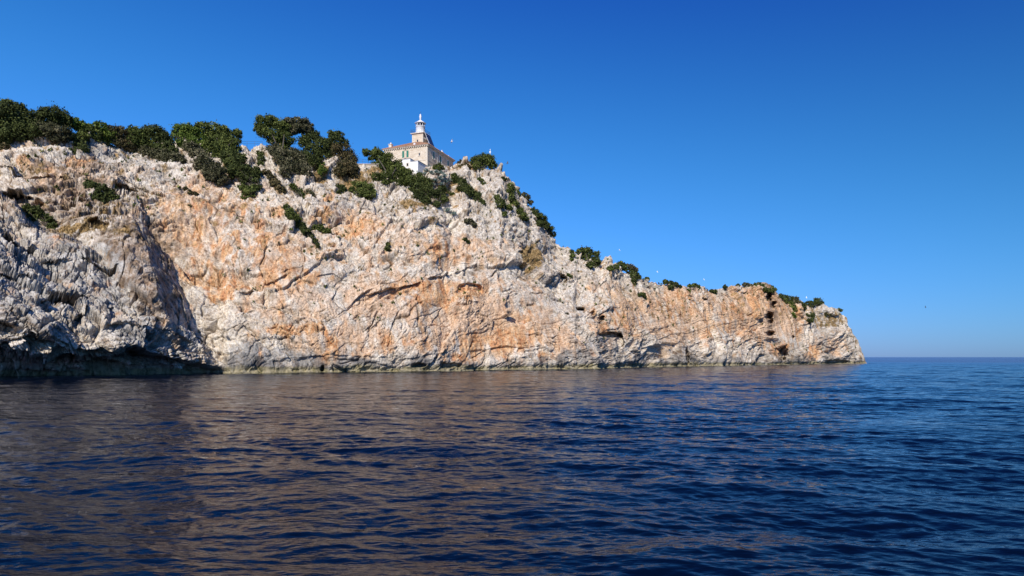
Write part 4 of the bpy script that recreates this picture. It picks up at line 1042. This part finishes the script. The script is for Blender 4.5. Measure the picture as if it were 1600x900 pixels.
for (o0, o1, p0, p1) in side_open:
    f = MB(); e = .16
    f.box(.003, .06, o0-e, o0, p0-.1, p1+e); f.box(.003, .06, o1, o1+e, p0-.1, p1+e); f.box(.003, .06, o0, o1, p1, p1+e); f.box(.003, .14, o0-e-.05, o1+e+.05, p0-.22, p0-.103)
    wf = f.build('window', LIME, lh)
    mid = (o0 + o1) / 2
    for (y0, y1) in ((o0+.01, mid-.015), (mid+.015, o1-.01)):
        h = MB(); h.box(-.12, -.05, y0, y1, p0+.01, p1-.01)
        for k in range(14):
            zc = p0 + .12 + k * (p1 - p0 - .24) / 13
            h.box(-.048, -.02, y0+.06, y1-.06, zc-.03, zc+.03)
        h.build('shutter', GREEN, wf)
dp = MB(); dp.tube([(.16, 6.3, -1), (.16, 6.3, EAVE-.45)], .06, 6); dp.build('drain_pipe', STEEL, lh)
# tower
TX0, TX1, TY0, TY1, TZ = -8.6, -4.8, 6.2, 10.0, 14.3
t = MB(); t.box(TX0, TX1, TY0, TY1, EAVE - 1, TZ)
tower = t.build('tower', STONE, lh)
q = MB(); q2 = MB()
for k in range(16):
    z = EAVE + .6 + k * .38
    if z > TZ - .4: break
    l1, l2 = (.6, .35) if k % 2 else (.35, .6)
    q.box(TX1-l1, TX1+.03, TY0-.03, TY0-.003, z, z+.34); q2.box(TX0-.03, TX0+l1, TY0-.03, TY0-.003, z, z+.34); q.box(TX1+.003, TX1+.03, TY0-.003, TY0+l2, z, z+.34)
for m_ in (q, q2): m_.build('corner_stones', QUOIN, tower)
t = MB(); t.box(TX0-.2, TX1+.2, TY0-.2, TY1+.2, TZ+.002, TZ+.14); t.box(TX0-.42, TX1+.42, TY0-.42, TY1+.42, TZ+.142, TZ+.34); t.build('terrace_slab', QUOIN, tower)
t = MB(); t.box(-6.9, -6.5, TY0-.02, TY0-.004, 11.4, 12.5); t.build('slit_window', GLASS, tower)
rl = MB(); zr = TZ + .34
cs = [(TX0-.35, TY0-.35), (TX1+.35, TY0-.35), (TX1+.35, TY1+.35), (TX0-.35, TY1+.35)]
for i in range(4):
    p0, p1 = cs[i], cs[(i+1) % 4]
    for hgt in (.4, .75, 1.1): rl.tube([(*p0, zr+hgt), (*p1, zr+hgt)], .025, 5)
    for k in range(6):
        tt = k / 6; x = p0[0] + (p1[0]-p0[0])*tt; y = p0[1] + (p1[1]-p0[1])*tt
        rl.tube([(x, y, zr), (x, y, zr+1.12)], .03, 5)
rl.build('railing', IRON, tower)
LX, LY = -6.7, 8.1
Z0 = TZ + .342
t = MB(); t.lathe(LX, LY, [(1.62, Z0), (1.62, Z0+.25), (1.48, Z0+.35), (1.42, Z0+2.35), (1.55, Z0+2.4), (1.55, Z0+2.52)], 28)
lant = t.build('lantern_drum', WHITE, tower, True)
Z1 = Z0 + 2.523
t = MB(); t.lathe(LX, LY, [(1.12, Z1), (1.12, Z1+.95)], 28); t.build('lantern_glass', GLASS, lant, True)
for k in range(10):
    t = MB()
    a_ = k * 2 * math.pi / 10 + .1
    x, y = LX + 1.3*math.cos(a_), LY + 1.3*math.sin(a_)
    t.lathe(x, y, [(.09, Z1), (.09, Z1+.95)], 6); t.build('mullion', WHITE, lant)
Z2 = Z1 + .953
t = MB(); t.lathe(LX, LY, [(1.72, Z2), (1.78, Z2+.1), (1.6, Z2+.18), (1.25, Z2+.42), (.85, Z2+.72), (.5, Z2+.95), (.3, Z2+1.12), (.26, Z2+1.2)], 28); dome = t.build('dome', WHITE, lant, True)
t = MB(); t.lathe(LX, LY, [(.26, Z2+1.203), (.2, Z2+1.5), (.34, Z2+1.62), (.34, Z2+1.75), (.18, Z2+1.85), (.30, Z2+1.98), (.42, Z2+2.2), (.30, Z2+2.45), (.16, Z2+2.6), (.3, Z2+2.72), (.2, Z2+2.95), (.02, Z2+3.1)], 16)
t.build('finial', WHITE, dome, True)
t = MB(); t.tube([(LX, LY, Z2+3.0), (LX, LY, Z2+3.9)], .03, 5); t.tube([(LX-.4, LY, Z2+3.5), (LX+.35, LY, Z2+3.5)], .02, 4); t.build('lightning_rod', IRON, dome)
# rack of dark panels on the side of the tower
rk = MB()
for k in range(4):
    y = TY0 + .3 + k * 1.15
    rk.tube([(TX1+.5, y, TZ+.3), (TX1+2.0, y+.2, TZ-3.5)], .06, 5)
    rk.tube([(TX1+.02, y, TZ-1.4), (TX1+1.1, y, TZ-1.6)], .05, 5)
rk.tube([(TX1+.5, TY0+.2, TZ+.3), (TX1+.5, TY0+3.9, TZ+.3)], .07, 5)
rack = rk.build('panel_rack', WHITE, tower)
for k in range(3):
    y0 = TY0 + .42 + k * 1.15; y1 = y0 + .9
    m = MB(); xa, xb, za, zb = TX1+.62, TX1+2.08, TZ+.1, TZ-3.4
    m.hexa([(xb, y0, zb), (xb+.08, y0, zb+.04), (xb+.08, y1, zb+.04), (xb, y1, zb), (xa, y0, za), (xa+.08, y0, za+.04), (xa+.08, y1, za+.04), (xa, y1, za)])
    m.build('solar_panel', PANEL, rack)

# whitewashed annex and terrace in front of the house
an = empty('annex', lh.matrix_basis @ Vector((-1.0, -3.2, 0)) if False else (-25.5, 205.0, LH_Z), math.radians(-20.4))
tag(an, 'whitewashed annex with a low flat roof in front of the lighthouse house', 'annex')
m = MB(); m.box(-5.6, -2.6, -5.9, -.1, -3.5, 2.8); m.box(-2.597, -.05, -5.9, -.1, -3.5, 1.9); m.build('wall', LIME, an)
m = MB(); m.box(-5.7, -2.5, -6.0, -.12, 2.803, 2.95); m.box(-2.494, .1, -6.0, -.12, 1.903, 2.02); m.build('coping', simple_mat('grey_coping', (.35,.35,.36), .8), an)
m = MB(); m.box(-3.9, -3.1, -5.94, -5.903, .6, 1.7); f = m.build('window', QUOIN, an)
m = MB(); m.box(-3.75, -3.25, -5.96, -5.943, .75, 1.5); m.build('pane', GLASS, f)

# low wall, railings, white mast
def place_wall(pxs, py, h, th, label):
    p0, p1 = surf(pxs[0], py), surf(pxs[1], py)
    root = empty('stone_wall', p0)
    tag(root, label, 'wall')
    L = (p1 - p0).length; d = (p1 - p0).normalized(); n = Vector((d.y, -d.x, 0)).normalized()
    m = MB()
    A, B = Vector((0,0,0)), p1 - p0
    m.hexa([A - n*th + Vector((0,0,-1)), B - n*th + Vector((0,0,-1)), B + Vector((0,0,-1)), A + Vector((0,0,-1)), A - n*th + Vector((0,0,h)), B - n*th + Vector((0,0,h)), B + Vector((0,0,h)), A + Vector((0,0,h))])
    m.build('masonry', STONE, root)
    m = MB(); u = Vector((0,0,h+.003))
    m.hexa([A - n*(th+.08) + u, B - n*(th+.08) + u, B + n*.08 + u, A + n*.08 + u] + [v + Vector((0,0,.14)) for v in (A - n*(th+.08) + u, B - n*(th+.08) + u, B + n*.08 + u, A + n*.08 + u)])
    m.build('coping', QUOIN, root)
place_wall((558, 592), 262, 1.0, .5, 'low pale stone wall between the tree clump and the wind-swept tree')
def railing(px0, px1, py0, py1, h, label):
    p0, p1 = surf(px0, py0, .6), surf(px1, py1, .6)
    root = empty('railing', p0); tag(root, label, 'railing')
    B = p1 - p0; n = max(3, int(B.length / 1.6))
    m = MB()
    for k in range(n + 1):
        m = MB(); m.tube([B*(k/n) + Vector((0,0,-1.2)), B*(k/n) + Vector((0,0,h))], .035, 5); m.build('post', IRON, root)
    for z in (.5, .99):
        m = MB(); m.tube([Vector((0,0,h*z)), B + Vector((0,0,h*z))], .028, 5); m.build('rail', IRON, root)
railing(374, 410, 228, 228, 1.2, 'thin wire railing across the gap between the two tree clumps')
railing(558, 584, 254, 258, 1.2, 'thin dark railing beside the low stone wall left of the lighthouse')
mp_ = surf(766, 252, 1.0)
ms = empty('mast', mp_); tag(ms, 'thin white mast behind the domed bush on the white pinnacles', 'mast')
m = MB(); m.tube([(0,0,-1), (0,0,3.6)], .08, 7); m.build('pole', WHITE, ms)
m = MB(); m.box(-.3, .2, -.15, .15, 2.7, 3.15); m.build('instrument_box', WHITE, ms)
m = MB(); m.lathe(0, 0, [(.12, 3.6), (.14, 3.8), (.02, 3.95)], 8); m.build('cap', WHITE, ms)

# gulls
GW = simple_mat('white_feathers', (.78, .78, .78), .7, .06, 8)
GD = simple_mat('dark_feathers', (.06, .055, .05), .7, .2, 8)
def gull(px, py, Y, span, head_deg, bank, flap, mat, label):
    p = EYE + ray(px, py) * Y
    m = MB(); s = span / 1.4
    # body and wings as one skin
    prof = [(-.30, .015), (-.24, .05), (-.1, .085), (.08, .09), (.2, .06), (.26, .055), (.31, .03), (.36, .008)]
    m.tube([(x*s, 0, 0) for x, r in prof], [r*s for x, r in prof], 8)
    for sg in (-1, 1):
        st = [(0, .06, 0, .13), (.25, .2, flap*.2, .12), (.45, .4, flap*.25, .09), (.7, .7, flap*.15, .012)]
        pr = []
        for k, (f, y, z, c) in enumerate([(0, 0.05, .02, .14), (0.04, .28, .02+flap*.28, .12), (-.02, .48, .02+flap*.36, .09), (-.16, .70, .02+flap*.30, .015)]):
            pr.append([((f+c)*s, sg*y*s, z*s), ((f)*s, sg*y*s, (z+.018)*s), ((f-c)*s, sg*y*s, z*s), ((f)*s, sg*y*s, (z-.012)*s)])
        vs = [v for r in pr for v in r]; fs = [(0,3,2,1), (12,13,14,15)]
        for j in range(3):
            for q2 in range(4): fs.append((j*4+q2, j*4+(q2+1) % 4, j*4+4+(q2+1) % 4, j*4+4+q2))
        m.add(vs, fs)
    m.add([(-.26*s, -.02*s, 0), (-.26*s, .02*s, 0), (-.42*s, .08*s, .003), (-.42*s, -.08*s, .003), (-.34*s, 0, .012)], [(0,3,2,1), (0,1,4), (1,2,4), (2,3,4), (3,0,4)])
    o = m.build('gull', mat)
    o.location = p; o.rotation_euler = (math.radians(bank), 0, math.radians(head_deg))
    tag(o, label, 'bird', 'gulls over the cliff')
gull(706, 221, 196, 1.5, 200, 40, .5, GW, 'white gull nearest the lighthouse, in the sky right of its tower')
gull(793, 255, 196, 1.5, 160, -55, .5, GD, 'dark bird flying just right of the white pinnacles')
gull(968, 391, 190, 0.9, 30, 45, .5, GW, 'white gull high above the pointed bush at the left of the low ridge')
gull(1027, 425, 190, 0.9, 190, -50, .5, GW, 'white gull just above the low ridge near the pea shaped bush')
gull(1100, 437, 190, 0.9, 20, 50, .5, GW, 'white gull low over the dip in the middle of the low ridge')
gull(1260, 465, 190, 0.9, 170, -50, .4, GW, 'white gull skimming the bushes of the far headland')
gull(1446, 480, 170, 0.8, 140, 50, .5, GD, 'lone dark bird over open sea right of the headland')

# dry grass on the earthy ledges and low scrub in the cracks
def tufts(name, pts, size, kind, blades, lean):
    Vs = []; Ts = []
    for c, sz in pts:
        n = blades
        az = rng.uniform(0, 6.283, n); el = rng.uniform(.5, 1.5, n)
        d = np.stack([np.cos(az)*np.cos(el), np.sin(az)*np.cos(el), np.sin(el)], 1)
        L = size * sz * rng.uniform(.6, 1.2, (n, 1))
        sd = np.stack([-np.sin(az), np.cos(az), 0*az], 1) * L * lean
        b = np.array(c)[None] + rng.normal(0, size*.3, (n, 3))
        Vs.append(np.stack([b - sd, b + sd, b + sd*.6 + d*L*.6, b + d*L], 1).reshape(-1, 3))
        Ts.append(np.repeat(np.clip(rng.normal(.5, .22, n), 0, 1), 4))
    V = np.concatenate(Vs); Fc = np.arange(len(V)).reshape(-1, 4)
    me = np_mesh(name, V, Fc)
    at = me.attributes.new('tint', 'FLOAT', 'POINT'); at.data.foreach_set('value', np.concatenate(Ts).astype(np.float32))
    o = link(name, me, FOL[kind]); return o
pts = []
for ex, ey, rx, ry, s in OCHRE:
    for k in range(int(rx * ry * s * 0.22)):
        px = ex + random.gauss(0, rx*.55); py = ey + random.gauss(0, ry*.55)
        if py < float(K(px, RIDGE)) + 2: continue
        pts.append((surf(px, py), random.uniform(.5, 1.2)))
tag(tufts('dry_grass', pts, .55, 'straw', 9, .10), 'straw coloured dry grass on the earthy ledges', 'grass', kind='stuff')
pts = []
for k in range(1500):
    px = random.uniform(-40, 1340)
    tp = float(K(px, RIDGE)); wt = 575
    u = random.random() ** 1.9
    py = tp + 3 + u * (wt - tp) * .75
    if px < 340 and py > 330: continue
    if random.random() < .5 and not (perlin(np.array([[px, py, 0]], np.float32), 30, 5)[0] > 0.0): continue
    pts.append((surf(px, py), random.choice((.35, .5, .6, .9, 1.2))))
tag(tufts('rock_scrub', pts, .55, 'mid', 12, .30), 'scattered low green scrub in the cracks of the cliff', 'scrub', kind='stuff')
